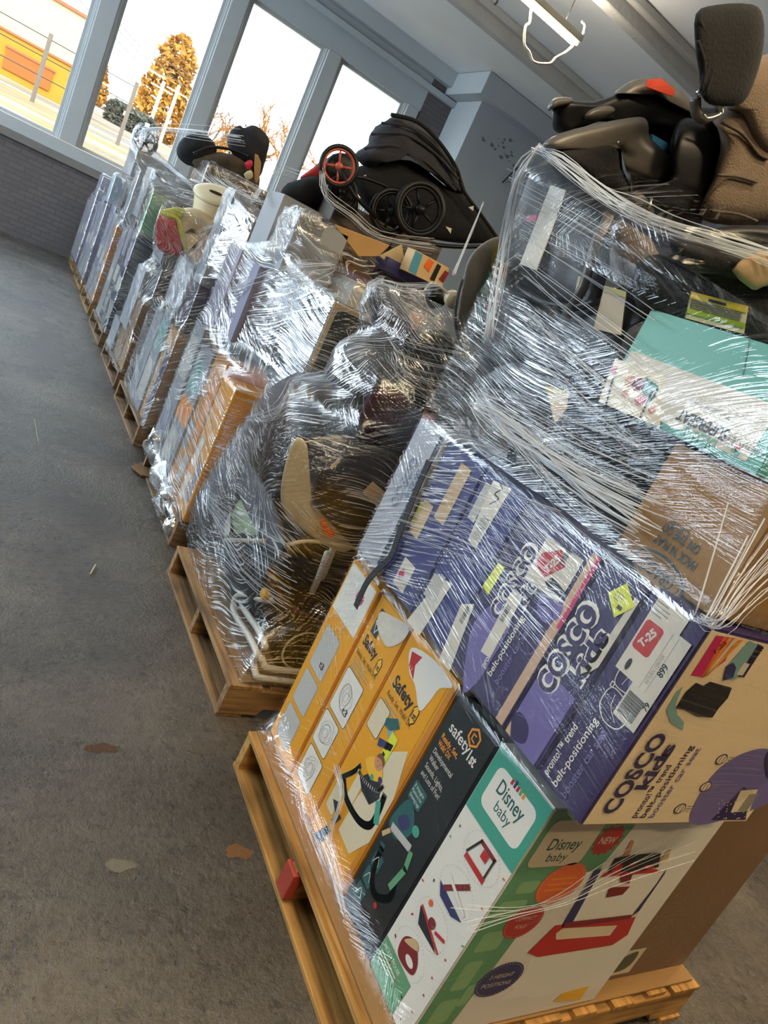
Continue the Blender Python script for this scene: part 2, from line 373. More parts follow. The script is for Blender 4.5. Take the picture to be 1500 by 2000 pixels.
XL, XR, YB, YW, ZC = -7.0, 9.5, -4.0, 12.4, 5.35
bm = bmesh.new(); add_box(bm, XL, YB, -.2, XR, YW + .35, 0); floor = struct('floor', bm, floor_mat())
bm = bmesh.new(); add_box(bm, XL, YB, ZC, XR, YW + .35, ZC + .2); struct('ceiling', bm, ceil_m)
bm = bmesh.new(); add_box(bm, XL - .3, YB, 0, XL, YW, ZC); struct('wall_left', bm, brick)
bm = bmesh.new(); add_box(bm, XR, YB, 0, XR + .3, YW, ZC); struct('wall_right', bm, brick)
bm = bmesh.new(); add_box(bm, XL, YB - .3, 0, XR, YB, ZC); struct('wall_near', bm, brick)
# far wall: brick below the sill, lintel above, brick pier to the right
Z0, Z1, PER, PW = 1.54, 4.56, 1.575, 1.25
panes = [2.448 + PER * k for k in (-6, -5, -4, -3, -2, -1, 0, 1)]
xe = panes[-1] + PW
bm = bmesh.new()
add_box(bm, XL, YW, 0, XR, YW + .35, 1.36); add_box(bm, xe + .3, YW, 1.36, XR, YW + .35, ZC); add_box(bm, XL, YW, 1.36, panes[0] - .33, YW + .35, ZC)
struct('wall_far', bm, brick)
bm = bmesh.new(); add_box(bm, panes[0] - .33, YW, Z1, xe + .3, YW + .35, ZC); struct('wall_lintel', bm, paint)
bm = bx(panes[0] - .33, YW - .03, 1.36, xe + .28, YW + .35, Z0 - .005, .008); o = struct('trim_sill', bm, paint_d)
bm = bmesh.new(); add_box(bm, XL, YW - .09, 1.26, xe + .3, YW, 1.36); struct('trim_ledge', bm, M('ledge', '77746f', .8, var=.15, bump=.4))
bm = bmesh.new(); add_box(bm, panes[0] - .33, YW - .10, Z1 + .33, XR, YW, Z1 + .42); add_box(bm, panes[0] - .33, YW - .18, Z1 + .55, XR, YW, ZC); struct('trim_cornice', bm, paint)
for i, x in enumerate([p - .325 for p in panes] + [xe]):
    bm = bmesh.new(); w = .325
    add_box(bm, x + .05, YW - .02, Z0, x + w - .05, YW + .20, Z1); add_box(bm, x + .02, YW + .03, Z0, x + w - .02, YW + .17, Z1); add_box(bm, x, YW + .07, Z0, x + w, YW + .14, Z1)
    bmesh.ops.bevel(bm, geom=bm.edges[:], offset=.004, segments=1, affect='EDGES')
    struct('trim_%d' % (i + 1), bm, paint_d)
glass = bpy.data.materials.new('window_glass'); glass.use_nodes = True; nt = glass.node_tree; nt.nodes.remove(nt.nodes['Principled BSDF'])
a = nt.nodes.new('ShaderNodeBsdfTransparent'); b = nt.nodes.new('ShaderNodeBsdfGlossy'); b.inputs['Roughness'].default_value = .02; c = nt.nodes.new('ShaderNodeMixShader'); c.inputs[0].default_value = .05
a.inputs[0].default_value = (.97, .98, .97, 1)
nt.links.new(a.outputs[0], c.inputs[1]); nt.links.new(b.outputs[0], c.inputs[2]); nt.links.new(c.outputs[0], nt.nodes['Material Output'].inputs[0])
for i, x in enumerate(panes):
    bm = bmesh.new(); w = .045
    for q in ((x, Z0, x + w, Z1), (x + PW - w, Z0, x + PW, Z1), (x + w, Z0, x + PW - w, Z0 + w), (x + w, Z1 - w, x + PW - w, Z1)):
        add_box(bm, q[0], YW + .085, q[1], q[2], YW + .125, q[3])
    o = struct('window_%d' % (i + 1), bm, paint_d)
    bm = bmesh.new(); add_box(bm, x + w - .01, YW + .10, Z0 + w - .01, x + PW - w + .01, YW + .106, Z1 - w + .01)
    link('pane', bm, glass, o)
# pier with the wall end and the header that runs towards us
bm = bmesh.new(); add_box(bm, 6.1, 11.5, 0, 8.2, YW, 5.0); struct('wall_pier', bm, paint)
bm = bx(5.86, 11.2, 5.0, 9.4, YW, 5.34, .01); struct('trim_header', bm, paint)
for i, y in enumerate((9.45, 7.1, 4.8, 2.5, .2, -2.1)):
    bm = bmesh.new(); add_box(bm, XL, y, 5.12, XR, y + .17, ZC); add_box(bm, XL, y - .10, 5.26, XR, y + .27, ZC)
    bmesh.ops.bevel(bm, geom=bm.edges[:], offset=.012, segments=1, affect='EDGES'); struct('trim_beam_%d' % (i + 1), bm, beam_m)
# peeling flakes on the pier and ceiling
pr = Print((6.1, 11.5, 0), (1, 0, 0), (0, 0, 1)); fl = M('bare_plaster', '76777a', .9, var=.2, vs=20)
for i in range(16):
    cx, cz = random.gauss(.75, .22), random.gauss(4.62, .12); s = random.uniform(.015, .05)
    pr.blob([(cx + s * math.cos(a) * random.uniform(.5, 1.6), cz + s * math.sin(a) * random.uniform(.3, .9)) for a in (0, 1, 2, 3, 4, 5)], fl)
o = pr.build('wall_flaking', bpy.data.objects['wall_pier'])
bm = tube([(7.1, 11.46, 4.15), (7.25, 11.46, 4.5)], .012); o = link('conduit', bm, M('dark_metal', '3b3a38', .5, .6), bpy.data.objects['wall_pier'])
# ---------------------------------------------------------------- strip lights
lamp_body = M('lamp_housing', 'b9b3a2', .5); tube_m = bpy.data.materials.new('lamp_tube'); tube_m.use_nodes = True
e = tube_m.node_tree.nodes['Principled BSDF']; e.inputs['Emission Color'].default_value = (1, .82, .50, 1); e.inputs['Emission Strength'].default_value = 9; e.inputs['Base Color'].default_value = (1, .95, .8, 1)
def strip_lamp(x0, y, z, label, power=LAMP_W, cord=False, L=1.25):
    t = thing('strip_lamp', label, 'lamp', (x0, y, z), group='strip lamps under the ceiling')
    bm = bx(0, -.06, 0, L, .06, .07, .01); link('housing', bm, lamp_body, t)
    for s in (-.028, .028): link('tube', tube([(.02, s, -.022), (L - .02, s, -.022)], .017, 10), tube_m, t, True)
    for s in (.25, L - .25): link('hanger', tube([(s, 0, .07), (s, 0, 5.12 - z)], .006, 6), M('dark_metal', '3b3a38'), t)
    l = light('lamp_light', 'AREA', (L / 2, 0, -.05), (0, 0, 0), power, (1, .77, .46), shape='RECTANGLE', size=L, size_y=.12); l.parent = t
    l = light('lamp_uplight_fill', 'AREA', (L / 2, 0, .09), (PI, 0, 0), power * .55, (1, .86, .66), shape='RECTANGLE', size=L, size_y=.10); l.parent = t  # added upward fill to brighten the ceiling; no tube sits above the housing
    return t
lp = strip_lamp(3.3, 7.1, 4.66, 'warm strip lamp under the beam with a looped cord hanging off it', 60, L=1.2)
cordm = M('cream_cord', 'cfc6ae', .5)
pts = pxy(7.1, (1044, -12), (1037, 20), (1034, 44), (1026, 52), (1024, 86), (1034, 102), (1043, 121), (1073, 124), (1085, 113), (1104, 102), (1122, 86), (1136, 72), (1142, 50), (1136, 42))
o = link('lamp_cord', tube(cr(pts, 4), .012, 6), cordm, lp, True); o.matrix_parent_inverse = Matrix.Translation(-lp.location)
for x, y in ((-.2, .2), (2.2, -.6), (-1.0, -2.0), (4.2, 1.5)):
    strip_lamp(x, y, 4.5, 'warm strip lamp hanging further along the hall', LAMP_W)
tag(link('hanging_wire', tube(pxy(8.0, (973, -8), (971, 4), (966, 9)), .012, 6), M('dark_metal', '3b3a38')), 'short dark wire end hanging from the ceiling above the windows', 'wire')
# ---------------------------------------------------------------- outdoors
def gz(y): return 1.30 + .062 * (y - 12.8)
def ground_mat():
    m = bpy.data.materials.new('yard'); m.use_nodes = True; nt = m.node_tree; p = nt.nodes['Principled BSDF']; L = nt.links
    tc = nt.nodes.new('ShaderNodeTexCoord'); mp = nt.nodes.new('ShaderNodeMapping'); mp.inputs['Scale'].default_value = (.12, .35, .3); L.new(tc.outputs['Object'], mp.inputs[0])
    n = nt.nodes.new('ShaderNodeTexNoise'); n.inputs['Scale'].default_value = 1.6; n.inputs['Detail'].default_value = 6; L.new(mp.outputs[0], n.inputs['Vector'])
    r = nt.nodes.new('ShaderNodeValToRGB'); e = r.color_ramp.elements; e[0].position = .40; e[0].color = lin('5a544c'); e[1].position = .47; e[1].color = lin('7d5a20')
    e.new(.56).color = lin('8a7340'); e.new(.60).color = lin('a2a8b0'); L.new(n.outputs[0], r.inputs[0]); L.new(r.outputs[0], p.inputs['Base Color']); p.inputs['Roughness'].default_value = .9
    return m
bm = bmesh.new(); v = [bm.verts.new(p) for p in ((-60, 12.85, gz(12.85)), (90, 12.85, gz(12.85)), (90, 140, gz(140)), (-60, 140, gz(140)))]; bm.faces.new(v)
g = bmesh.ops.extrude_face_region(bm, geom=bm.faces[:]); bmesh.ops.translate(bm, vec=(0, 0, -1.5), verts=[q for q in g['geom'] if isinstance(q, bmesh.types.BMVert)])
o = struct('ground', bm, ground_mat())
YF = 36
bw = M('render_wall', 'b5a684', .8, var=.06, vs=.6); by = M('yellow_wall', 'a87818', .8, var=.15, vs=1.5); bo = M('orange_door', '96500f', .7, var=.08); tr_ = M('brown_trim', '9a5630', .7)
B = thing('warehouse', 'sunlit pale warehouse with a yellow base and orange doors across the yard', 'building', (-8, YF, gz(YF)))
def part(name, bm, m, par): 
    o = link(name, bm, m, par); o.matrix_parent_inverse = Matrix.Translation(-par.location) if par.type == 'EMPTY' else Matrix(); return o
zb = aty(60, 85, YF).z
part('upper_wall', bx(-16, YF, zb, 1.9, YF + 10, 6.0 + .1), bw, B); part('lower_wall', bx(-16, YF - .12, gz(YF) - .3, 1.9, YF + 9.9, zb - .02), by, B)
part('parapet', bx(-16.1, YF - .1, 6.1, 2.0, YF + 10, 6.22), tr_, B); part('string_course', bx(-16, YF - .2, zb - .05, 1.9, YF - .125, zb + .03), tr_, B)
for cx in (-8.8, -5.6, -2.5, .05):
    d = part('roller_door', bx(cx - .85, YF - .2, gz(YF) + .25, cx + .85, YF - .125, zb - .55), bo, B)
    part('door_head', bx(cx - .9, YF - .24, zb - .55, cx + .9, YF - .13, zb - .47), tr_, B)
# a fence in front of it
fm = M('weathered_post', '6d6257', .8); wm = M('wire', '4a4640', .6, .5)
fn = thing('wire_fence', 'weathered post and wire fence across the yard', 'fence', (0, 26, gz(26)))
fx = [-9.5, -7, -4.5, -2.1, .34, 2.8]
for x in fx: part('post', tube([(x, 26, gz(26) - .2), (x, 26, gz(26) + 1.9)], .06), fm, fn)
for k in (.75, 1.25, 1.75): part('wire', tube([(x, 26, gz(26) + k) for x in fx], .014, 5), wm, fn)
# trees
leafo = M('conifer_needles', 'a8762a', .9, var=.4, vs=2); bark = M('bark', '5b4a38', .9)
def foliage(cx, cy, z0, prof, n, s, mat, name, par, seed=1):
    r = random.Random(seed); bm = bmesh.new(); H = prof[-1][0]
    for i in range(n):
        t = r.random() * H
        for (h0, r0), (h1, r1) in zip(prof, prof[1:]):
            if h0 <= t <= h1: rr = r0 + (r1 - r0) * (t - h0) / (h1 - h0)
        a = r.uniform(0, 2 * PI); q = rr * math.sqrt(r.uniform(.35, 1)); c = Vector((cx + q * math.cos(a), cy + q * math.sin(a), z0 + t))
        k = s * r.uniform(.5, 1.3); u = Vector((r.gauss(0, 1), r.gauss(0, 1), r.gauss(0, .6))).normalized(); w = u.cross(Vector((r.gauss(0, 1), r.gauss(0, 1), r.gauss(0, 1)))).normalized()
        bm.faces.new([bm.verts.new(c + u * k), bm.verts.new(c + w * k * .45), bm.verts.new(c - u * k * .6 + Vector((0, 0, -.2 * k))), bm.verts.new(c - w * k * .45)])
    return part(name, bm, mat, par)
T = aty(312, 80, 78); zb2 = gz(78)
tr = thing('conifer_tree', 'tall rounded golden conifer beyond the yard', 'tree', (11.0, 78, zb2))
part('trunk', tube([(11.0, 78, zb2 - .3), (11.0, 78, zb2 + 7)], [.35, .12]), bark, tr)
foliage(11.0, 78, zb2 + .2, [(0, 2.1), (2.2, 2.6), (4.5, 2.2), (5.8, 1.7), (7.2, 1.7), (8.3, 1.0), (8.9, .2)], 2600, .42, leafo, 'foliage', tr, 3)
for i, (x, y, h, w) in enumerate(((5.5, 84, 4.6, 1.5), (2.9, 60, 4.2, .9), (19.5, 84, 4.5, 2.5))):
    z = gz(y); t = thing('conifer_tree', ['low golden conifer left of the tall rounded one', 'thin dark conifer beside the warehouse', 'broad bushy conifer right of the tall rounded one'][i], 'tree', (x, y, z))
    part('trunk', tube([(x, y, z - .3), (x, y, z + h * .8)], .12), bark, t)
    foliage(x, y, z + .2, [(0, w), (h * .4, w * .9), (h, .1)], 900, .38, leafo if i != 1 else M('dark_needles', '4a5146', .9, var=.3), 'foliage', t, 10 + i)
hd = thing('hedge', 'low dark clipped hedge in front of the tall conifer', 'hedge', (5.9, 52, gz(52)))
foliage(5.9, 52, gz(52), [(0, 1.5), (1.0, 1.55), (1.3, 1.2)], 2200, .2, M('hedge_leaves', '55564c', .9, var=.3, vs=3), 'foliage', hd, 8)
for i in range(2): part('sign_plate', bx(5.2 + i * 1.3, 50.2, gz(52) + .6, 5.45 + i * 1.3, 50.25, gz(52) + .85), M('plate', 'd8d4c8'), hd)
# bare winter brush
def bare(x, y, h, seed, par, name='branches', spread=.5, n=26):
    r = random.Random(seed); bm = bmesh.new()
    def br(p, d, L, rad, k):
        q = p + d * L; add_tube(bm, [p, q], [rad, rad * .6], 4)
        if k:
            for _ in range(3): br(p + d * L * r.uniform(.5, 1), (d + Vector((r.gauss(0, spread), r.gauss(0, spread), r.gauss(.15, .3)))).normalized(), L * r.uniform(.55, .8), rad * .55, k - 1)
    br(Vector((x, y, gz(y) - .2)), Vector((r.gauss(0, .08), 0, 1)).normalized(), h * .3, h * .026, 5)
    return part(name, bm, M('winter_twigs', '8a5a20', .9, var=.3), par)
for i, (x, y, h) in enumerate(((15, 74, 9), (17.0, 78, 11), (19, 74, 10), (21, 76, 11), (23.5, 78, 12), (26, 80, 12), (29, 78, 13), (32, 80, 14), (35, 82, 14), (13.6, 70, 8), (39, 80, 15))):
    t = thing('bare_tree', 'bare winter tree in the thicket behind the yard', 'tree', (x, y, gz(y)), group='bare trees in the thicket'); bare(x, y, h, 30 + i, t)
for i, (a, b, y) in enumerate((((322, 160), (292, 245), 54), ((352, 168), (322, 250), 56), ((222, 158), (206, 215), 58), ((230, 170), (218, 220), 60))):
    p0, p1 = aty(*a, y), aty(*b, y); t = thing('utility_pole', ['pale utility pole with a crossarm in front of the conifer', 'pale utility pole to the right of the crossarm pole', 'slim pole by the dark thin conifer', 'slim pole left of the hedge'][i], 'pole', (p1.x, y, gz(y)))
    part('pole', tube([(p1.x, y, gz(y) - .3), (p1.x, y, p0.z)], .11 if i < 2 else .07), M('pale_pole', 'c9bd9c', .8), t)
    part('crossarm', bx(p1.x - .7, y - .05, p0.z - .5, p1.x + .7, y + .05, p0.z - .4), M('pale_pole', 'c9bd9c'), t)
for i, dz in enumerate((0, .3, .75)):
    p0, p1 = aty(280, 98, 50), aty(365, 142, 58)
    tag(link('power_line', tube([(p0.x - 6, 44, p0.z + 1.2 - dz), (p0.x, 50, p0.z - dz), (p1.x, 58, p1.z - dz), (p1.x + 12, 80, p1.z + 1 - dz)], .022, 5), wm), 'thin overhead cable crossing in front of the tall conifer', 'cable', 'overhead cables')
# ---------------------------------------------------------------- pallets
wd = [(wood('pine_x_%d' % i, *c, 'x'), wood('pine_y_%d' % i, *c, 'y')) for i, c in enumerate((('b98a48', '74501f'), ('a07c50', '5f4930'), ('8f7355', '54412f')))]
red_end = M('red_end_paint', 'a23a26', .7, var=.3, vs=20)
def pallet(x0, y0, label, k, L=1.22, D=1.015, red=False):
    wx, wy = wd[k]; t = thing('pallet', label, 'pallet', (x0, y0, 0), random.uniform(-.01, .01), 'wooden pallets under the loads')
    r = random.Random(int(y0 * 100))
    for i, y in enumerate((0, D / 2 - .019, D - .038)):
        pts = [(0, y, .016), (.15, y, .016), (.17, y, .045), (.38, y, .045), (.40, y, .016), (L - .40, y, .016), (L - .38, y, .045), (L - .17, y, .045), (L - .15, y, .016), (L, y, .016), (L, y, .124), (0, y, .124)]
        o = link('stringer', prism(pts, (0, .038, 0), .002), wx, t)
        if red and i == 1:
            link('painted_end', bx(-.012, y - .01, .03, .02, y + .05, .118, .004), red_end, t)['label'] = 'red painted block end'
    n = 8
    for i in range(n):
        w = r.choice((.09, .09, .13)) ; x = (L - w) * i / (n - 1)
        link('deck_board', bx(x, r.uniform(-.006, .006), .124, x + w, D + r.uniform(-.006, .006), .140, .002), wy, t)
    for x in (-.004, .34, .565, .79, L - .096):
        link('bottom_board', bx(x, r.uniform(-.01, .005), 0, x + .10, D, .016, .002), wy, t)
    return t
PY = [.68, 1.93, 3.22, 4.60, 5.85, 7.15, 8.50, 9.85, 11.15]
for i, y in enumerate(PY):
    pallet(1.07 + (0, .0, .06, .06, .07, .07, .08, .1, .1)[i], y, ['nearest pallet, yellow pine with a red painted block end, under the purple and yellow boxes', 'second pallet, weathered, under the wrapped white bouncer frame', 'third pallet with loose film hanging at its side', 'fourth pallet, under the tan and purple box', 'fifth pallet, under the red and yellow potty load', 'sixth pallet, under the dark blue boxes', 'seventh pallet, under the narrow yellow box', 'eighth pallet near the far brick wall', 'ninth and last pallet against the far wall'][i], (0, 1, 2, 2, 2, 2, 1, 1, 1)[i], red=(i == 0), D=1.015 if i < 8 else 1.0)
kraft = M('kraft_card', '94703f', .8, var=.1, vs=3, bump=.15, bs=60, stretch=(1, 1, .2))
kraft_d = M('kraft_card_dark', '7a5c3a', .8, var=.12, vs=4, bump=.15, bs=60)
for i, (x0, y0, l, d, nm) in enumerate(((1.10, .69, 1.17, 1.0, 'nearest'), (1.12, 1.95, 1.1, .97, 'second'))):
    tag(link('cardboard_sheet', bx(x0, y0, .1415, x0 + l, y0 + d, .150, .002), kraft), 'brown cardboard sheet lying on the %s pallet' % nm, 'cardboard')
# ---------------------------------------------------------------- inks
white = M('ink_white', 'e2dccd', .45, var=.04); cream = M('ink_cream', 'd8c9a6', .45, var=.05); yel = M('box_yellow', 'e29c00', .4, var=.06, vs=3)
yel_l = M('ink_yellow_light', 'f0b52c', .4, var=.03); blk = M('ink_black', '16171a', .45, var=0); gry = M('ink_grey', '8d8a82', .5, var=.1); gryl = M('ink_grey_light', 'b8b4aa', .5, var=.08)
dk = M('box_dark', '0e1715', .35, var=.15, vs=30, stretch=(1, 1, .1)); teal = M('ink_teal', '3f9a80', .4, var=.05); teal_d = M('ink_teal_dark', '1d5a56', .4, var=.1); grn = M('ink_green', '5d9a6c', .45, var=.08, vs=2); grn_l = M('ink_green_light', '86b27c', .45, var=.06)
pur = M('box_purple', '2c1e50', .42, var=.08, vs=3); pur_l = M('ink_lilac', '6d6299', .4, var=.05); pur_b = M('box_blue_purple', '20246a', .42, var=.08); pur_d = M('ink_purple_dark', '2b1f50', .4, var=.05)
red = M('ink_red', 'b8231f', .4, var=.05); org = M('ink_orange', 'e0662a', .4, var=.04); org_y = M('ink_amber', 'e8922a', .4, var=.04); mag = M('ink_magenta', 'c4215f', .4, var=.04); navy = M('ink_navy', '2f2f5e', .45, var=.05); sage = M('ink_sage', '7da6a0', .45, var=.05)
lab = M('label_paper', 'd3cbb8', .55, var=.05); neon = M('label_yellow', 'd8dd32', .5, var=.04); torn = M('torn_card', 'cfc8b6', .85, var=.12, vs=30, bump=.3); skin = M('ink_skin', 'c98a62', .5); tan = M('ink_tan', 'c7a878', .5, var=.05)
drk_r = M('ink_maroon', '7a1c20', .45); edge = M('box_edge', '9c9184', .7, var=.1); wdprint = M('box_pale_wood', 'e9d3a8', .5, var=.10, vs=2.5, stretch=(1, 1, 14))
tapem = M('packing_tape', 'b58a52', .25, var=.05)
F0 = .68
# 1. white and green walker box at the near corner
b = (1.15, .695, .152, 1.80, .882, .832)
o = carton('toy_box', 'white and green baby walker box at the near lower corner of the nearest load', 'box', b, white)
c = left_face(b); w, h = .187, .68
c.rect(.004, h * .745, w - .002, h - .004, teal); c.rrect(.028, h * .795, w - .022, h - .035, .02, white, 2)
c.text('Disney', w / 2 + .002, .610, .048, teal_d, bold=.01, z=3, w=.088, mid=True); c.text('baby', w / 2 + .002, .573, .036, teal_d, z=3, w=.052, mid=True)
for i, (cc, hh) in enumerate(((red, .012), (navy, .018), (red, .012), (grn, .02), (org_y, .012))): c.rect(.072 + i * .010, .634, .079 + i * .010, .634 + hh, cc, 3)
c.rect(.004, .004, w - .06, .10, grn); c.text('MICKEY MOUSE', .012, .075, .016, white, z=2, w=.075); c.fine(.012, .04, .09, .068, white, 3)
for i, (cy) in enumerate((.462, .352, .243, .140)):
    cx = w / 2 + (.014, .006, -.004, -.012)[i]; c.dots(cx, cy, .058, .049, gry, 2, 44, .0008)
    if i == 0:
        c.line([(cx - .035, cy - .03), (cx + .03, cy - .03)], .014, red, 2); c.line([(cx - .04, cy - .022), (cx - .02, cy + .028)], .005, blk, 3); c.line([(cx + .03, cy - .022), (cx + .03, cy + .028)], .005, blk, 3); c.line([(cx - .02, cy + .026), (cx + .03, cy + .026)], .010, drk_r, 3); c.rect(cx - .005, cy, cx + .015, cy + .02, red, 4)
    elif i == 1:
        c.poly([(cx - .05, cy - .02), (cx + .05, cy - .028), (cx + .02, cy - .046), (cx - .03, cy - .044)], navy, 2); c.line([(cx - .03, cy - .02), (cx + .02, cy + .04)], .012, drk_r, 3); c.line([(cx - .03, cy + .01), (cx + .045, cy - .012)], .009, white, 4)
    elif i == 2:
        c.poly([(cx - .05, cy - .0), (cx - .03, cy - .035), (cx + .045, cy - .03), (cx + .01, cy - .012)], blk, 2); c.line([(cx - .045, cy + .004), (cx + .05, cy - .024)], .006, red, 3); c.ell(cx - .03, cy + .03, .007, .008, org, 3); c.line([(cx + .02, cy), (cx + .048, cy + .01)], .008, red, 3); c.ell(cx + .0, cy + .004, .012, .012, drk_r, 3)
    else:
        c.blob([(cx - .03, cy - .03), (cx - .035, cy + .01), (cx - .005, cy + .035), (cx + .03, cy + .012), (cx + .035, cy - .02), (cx, cy - .035)], drk_r, 2); c.blob([(cx - .03, cy + .005), (cx - .005, cy + .04), (cx + .015, cy + .028)], tan, 3); c.ell(cx + .01, cy - .01, .016, .01, white, 3)
r = random.Random(4)
for i in range(44):
    x, y = r.uniform(.008, w - .008), r.uniform(.02, h * .735); s = r.uniform(.0025, .005); a = r.uniform(0, 3)
    if min(math.hypot((x - w / 2) / .07, (y - q) / .055) for q in (.462, .352, .243, .14)) > 1: c.line([(x, y), (x + s * math.cos(a), y + s * math.sin(a))], .004, r.choice((red, grn, blk, teal_d, org)), 2)
c.build('printed_side', o)
c = front_face(b); w = .65
c.poly([(.003, .003), (.115, .003), (.175, .677), (.003, .677)], grn); c.poly([(.16, .50), (.175, .677), (.30, .677), (.27, .50)], grn)
for i, (x, y, s, q) in enumerate(((.03, .05, .06, .08), (.035, .16, .05, .09), (.03, .28, .07, .06), (.02, .38, .08, .05), (.04, .45, .06, .035), (.09, .10, .03, .07))): c.rrect(x, y, x + s, y + q, .01, grn_l, 2)
c.rrect(.02, .525, .185, .652, .02, cream, 3); c.text('Disney', .10, .588, .045, teal_d, bold=.01, z=4, w=.10, mid=True); c.text('baby', .10, .552, .034, teal_d, z=4, w=.062, mid=True)
nx, ny = c.px(1187, 1640); c.burst(nx, ny, .046, red, 3); c.text('NEW', nx, ny, .028, cream, bold=.02, z=4, w=.055, mid=True)
ox, oy = c.px(1095, 1725); c.ell(ox, oy, .068, .062, org, 3); c.dots(ox, oy, .062, .056, cream, 4)
for k in (-1, 0, 1): c.line([(ox - .04, oy + k * .016), (ox + .037, oy + k * .016)], .005, org_y, 4)
ox, oy = c.px(1022, 1800); c.ell(ox, oy, .055, .050, red, 3); c.dots(ox, oy, .050, .045, cream, 4); c.text('COMPACT', ox, oy + .012, .016, cream, z=4, w=.062, mid=True); c.text('FOLD', ox, oy - .013, .016, cream, z=4, w=.034, mid=True)
ox, oy = c.px(975, 1912); c.ell(ox, oy, .070, .056, navy, 3); c.dots(ox, oy, .064, .051, cream, 4, 44); c.text('3 HEIGHT', ox, oy + .013, .019, cream, z=4, w=.075, mid=True); c.text('POSITIONS', ox, oy - .015, .019, cream, z=4, w=.092, mid=True)
# the walker pictured on the front: two dark uprights, red tray on top, red base
P = c.px
def pl(pts, m, z): c.poly([P(*q) for q in pts], m, z)
pl([(1095, 1810), (1118, 1800), (1175, 1695), (1160, 1700)], navy, 3); pl([(1232, 1790), (1248, 1778), (1302, 1695), (1298, 1705)], navy, 3)
pl([(1030, 1860), (1085, 1806), (1240, 1790), (1250, 1770), (1225, 1825), (1195, 1845), (1050, 1868)], red, 3); pl([(1085, 1822), (1098, 1812), (1205, 1806), (1190, 1826), (1085, 1834)], cream, 4)
pl([(1095, 1812), (1230, 1793), (1234, 1785), (1105, 1800)], drk_r, 5); pl([(1172, 1712), (1290, 1702), (1280, 1696), (1180, 1703)], red, 4)
pl([(1185, 1703), (1200, 1675), (1232, 1668), (1290, 1664), (1285, 1692), (1250, 1700)], blk, 5); pl([(1190, 1702), (1205, 1685), (1216, 1688), (1208, 1704)], red, 6); pl([(1226, 1690), (1236, 1680), (1243, 1685), (1236, 1696)], drk_r, 6); pl([(1252, 1694), (1262, 1688), (1278, 1690), (1270, 1697)], red, 6)
pl([(1210, 1712), (1215, 1704), (1236, 1703), (1228, 1724), (1212, 1722)], drk_r, 5); pl([(1183, 1752), (1190, 1732), (1230, 1730), (1215, 1746)], drk_r, 4)
pl([(1215, 1672), (1232, 1640), (1238, 1642), (1226, 1674)], skin, 4); pl([(1282, 1690), (1300, 1664), (1312, 1652), (1302, 1680)], tan, 4)
c.fine(.03, .014, .12, .026, gry, 2)
# a plain printed picture corner (the character is left out): yellow shape, grey play pad
pl([(1080, 1955), (1100, 1938), (1150, 1925), (1132, 1952)], yel_l, 3)
c.build('printed_front', o)
# 2. dark green-black box
b2 = (1.15, .888, .152, 1.80, 1.058, .815)
o = carton('toy_box', 'dark green-black walker box between the white walker box and the yellow boxes', 'box', b2, dk)
c = left_face(b2); w, h = .17, .663
c.text('safety', .030, .585, .040, white, bold=.012, z=2, w=.085); c.text('1st', .118, .577, .040, white, bold=.025, z=2, w=.028)
c.poly([(.088, .640), (.108, .655), (.128, .640), (.128, .618), (.108, .603), (.088, .618)], org_y, 2); c.poly([(.093, .637), (.108, .648), (.123, .637), (.123, .621), (.108, .610), (.093, .621)], dk, 3); c.line([(.102, .622), (.102, .636), (.112, .636)], .004, org_y, 4); c.line([(.102, .622), (.114, .620)], .004, org_y, 4)
c.text('Ready, Set,', .022, .555, .020, org_y, bold=.02, z=2, w=.072); c.text('Walk! DX', .022, .535, .020, org_y, bold=.02, z=2, w=.055)
for i, s in enumerate(('Developmental', 'Walker', 'Sounds, Lights,', 'and Lots of Fun!')): c.text(s, .022, .510 - .022 * i, .021, white, z=2, w=(.085, .040, .082, .085)[i])
c.rrect(.020, .372, .075, .425, .006, teal_d, 1)
for i, s in enumerate(('3 Height', 'Positions for', 'Growing Legs')): c.text(s, .024, .408 - .014 * i, .013, white, z=2, w=.045)
c.blob([(.01, .30), (.03, .37), (.07, .36), (.09, .32), (.06, .27), (.02, .27)], teal_d, 2); c.blob([(.03, .31), (.05, .34), (.075, .33), (.06, .30)], navy, 3); c.ell(.098, .338, .014, .013, teal, 3)
c.line([(.03, .28), (.105, .295)], .020, gryl, 3); c.line([(.012, .24), (.04, .29)], .012, tan, 2); c.line([(.118, .29), (.128, .25), (.115, .18)], .016, grn, 3)
c.curve([(.03, .22), (.05, .14), (.09, .12), (.13, .16), (.12, .20)], .020, teal_d, 2); c.ell(.105, .105, .007, .007, red, 3)
for i in range(3): c.rrect(.022 - i * .0, .155 - i * .052, .060, .200 - i * .052, .005, teal_d, 2); c.curve([(.028, .165 - i * .052), (.04, .19 - i * .052), (.052, .17 - i * .052)], .002, white, 3)
c.build('printed_side', o)
# 3. yellow boxes
def torn_top(c, pts, m=torn, z=4): c.blob([c.px(*q) for q in pts], m, z, 4)
b3 = (1.15, 1.066, .152, 1.78, 1.305, .835)
o = carton('toy_box', 'yellow walker box with the picture of a child in a green walker', 'box', b3, yel)
c = left_face(b3); w, h = .239, .683; P = c.px
def pl(pts, m, z=2): c.poly([P(*q) for q in pts], m, z)
c.rect(.004, .004, w - .03, h - .004, yel)
c.rect(w - .022, .02, w - .004, h - .02, M('yellow_edge', 'c57f10', .5), 2)
c.text('Safety', .030, .520, .050, blk, bold=.03, z=3, w=.105)
c.poly([(.142, .540), (.156, .556), (.170, .540), (.170, .508), (.156, .492), (.142, .508)], blk, 3); c.poly([(.145, .539), (.156, .551), (.167, .539), (.167, .510), (.156, .497), (.145, .510)], yel_l, 4); c.text('1st', .156, .523, .028, blk, bold=.03, z=5, w=.020, mid=True)
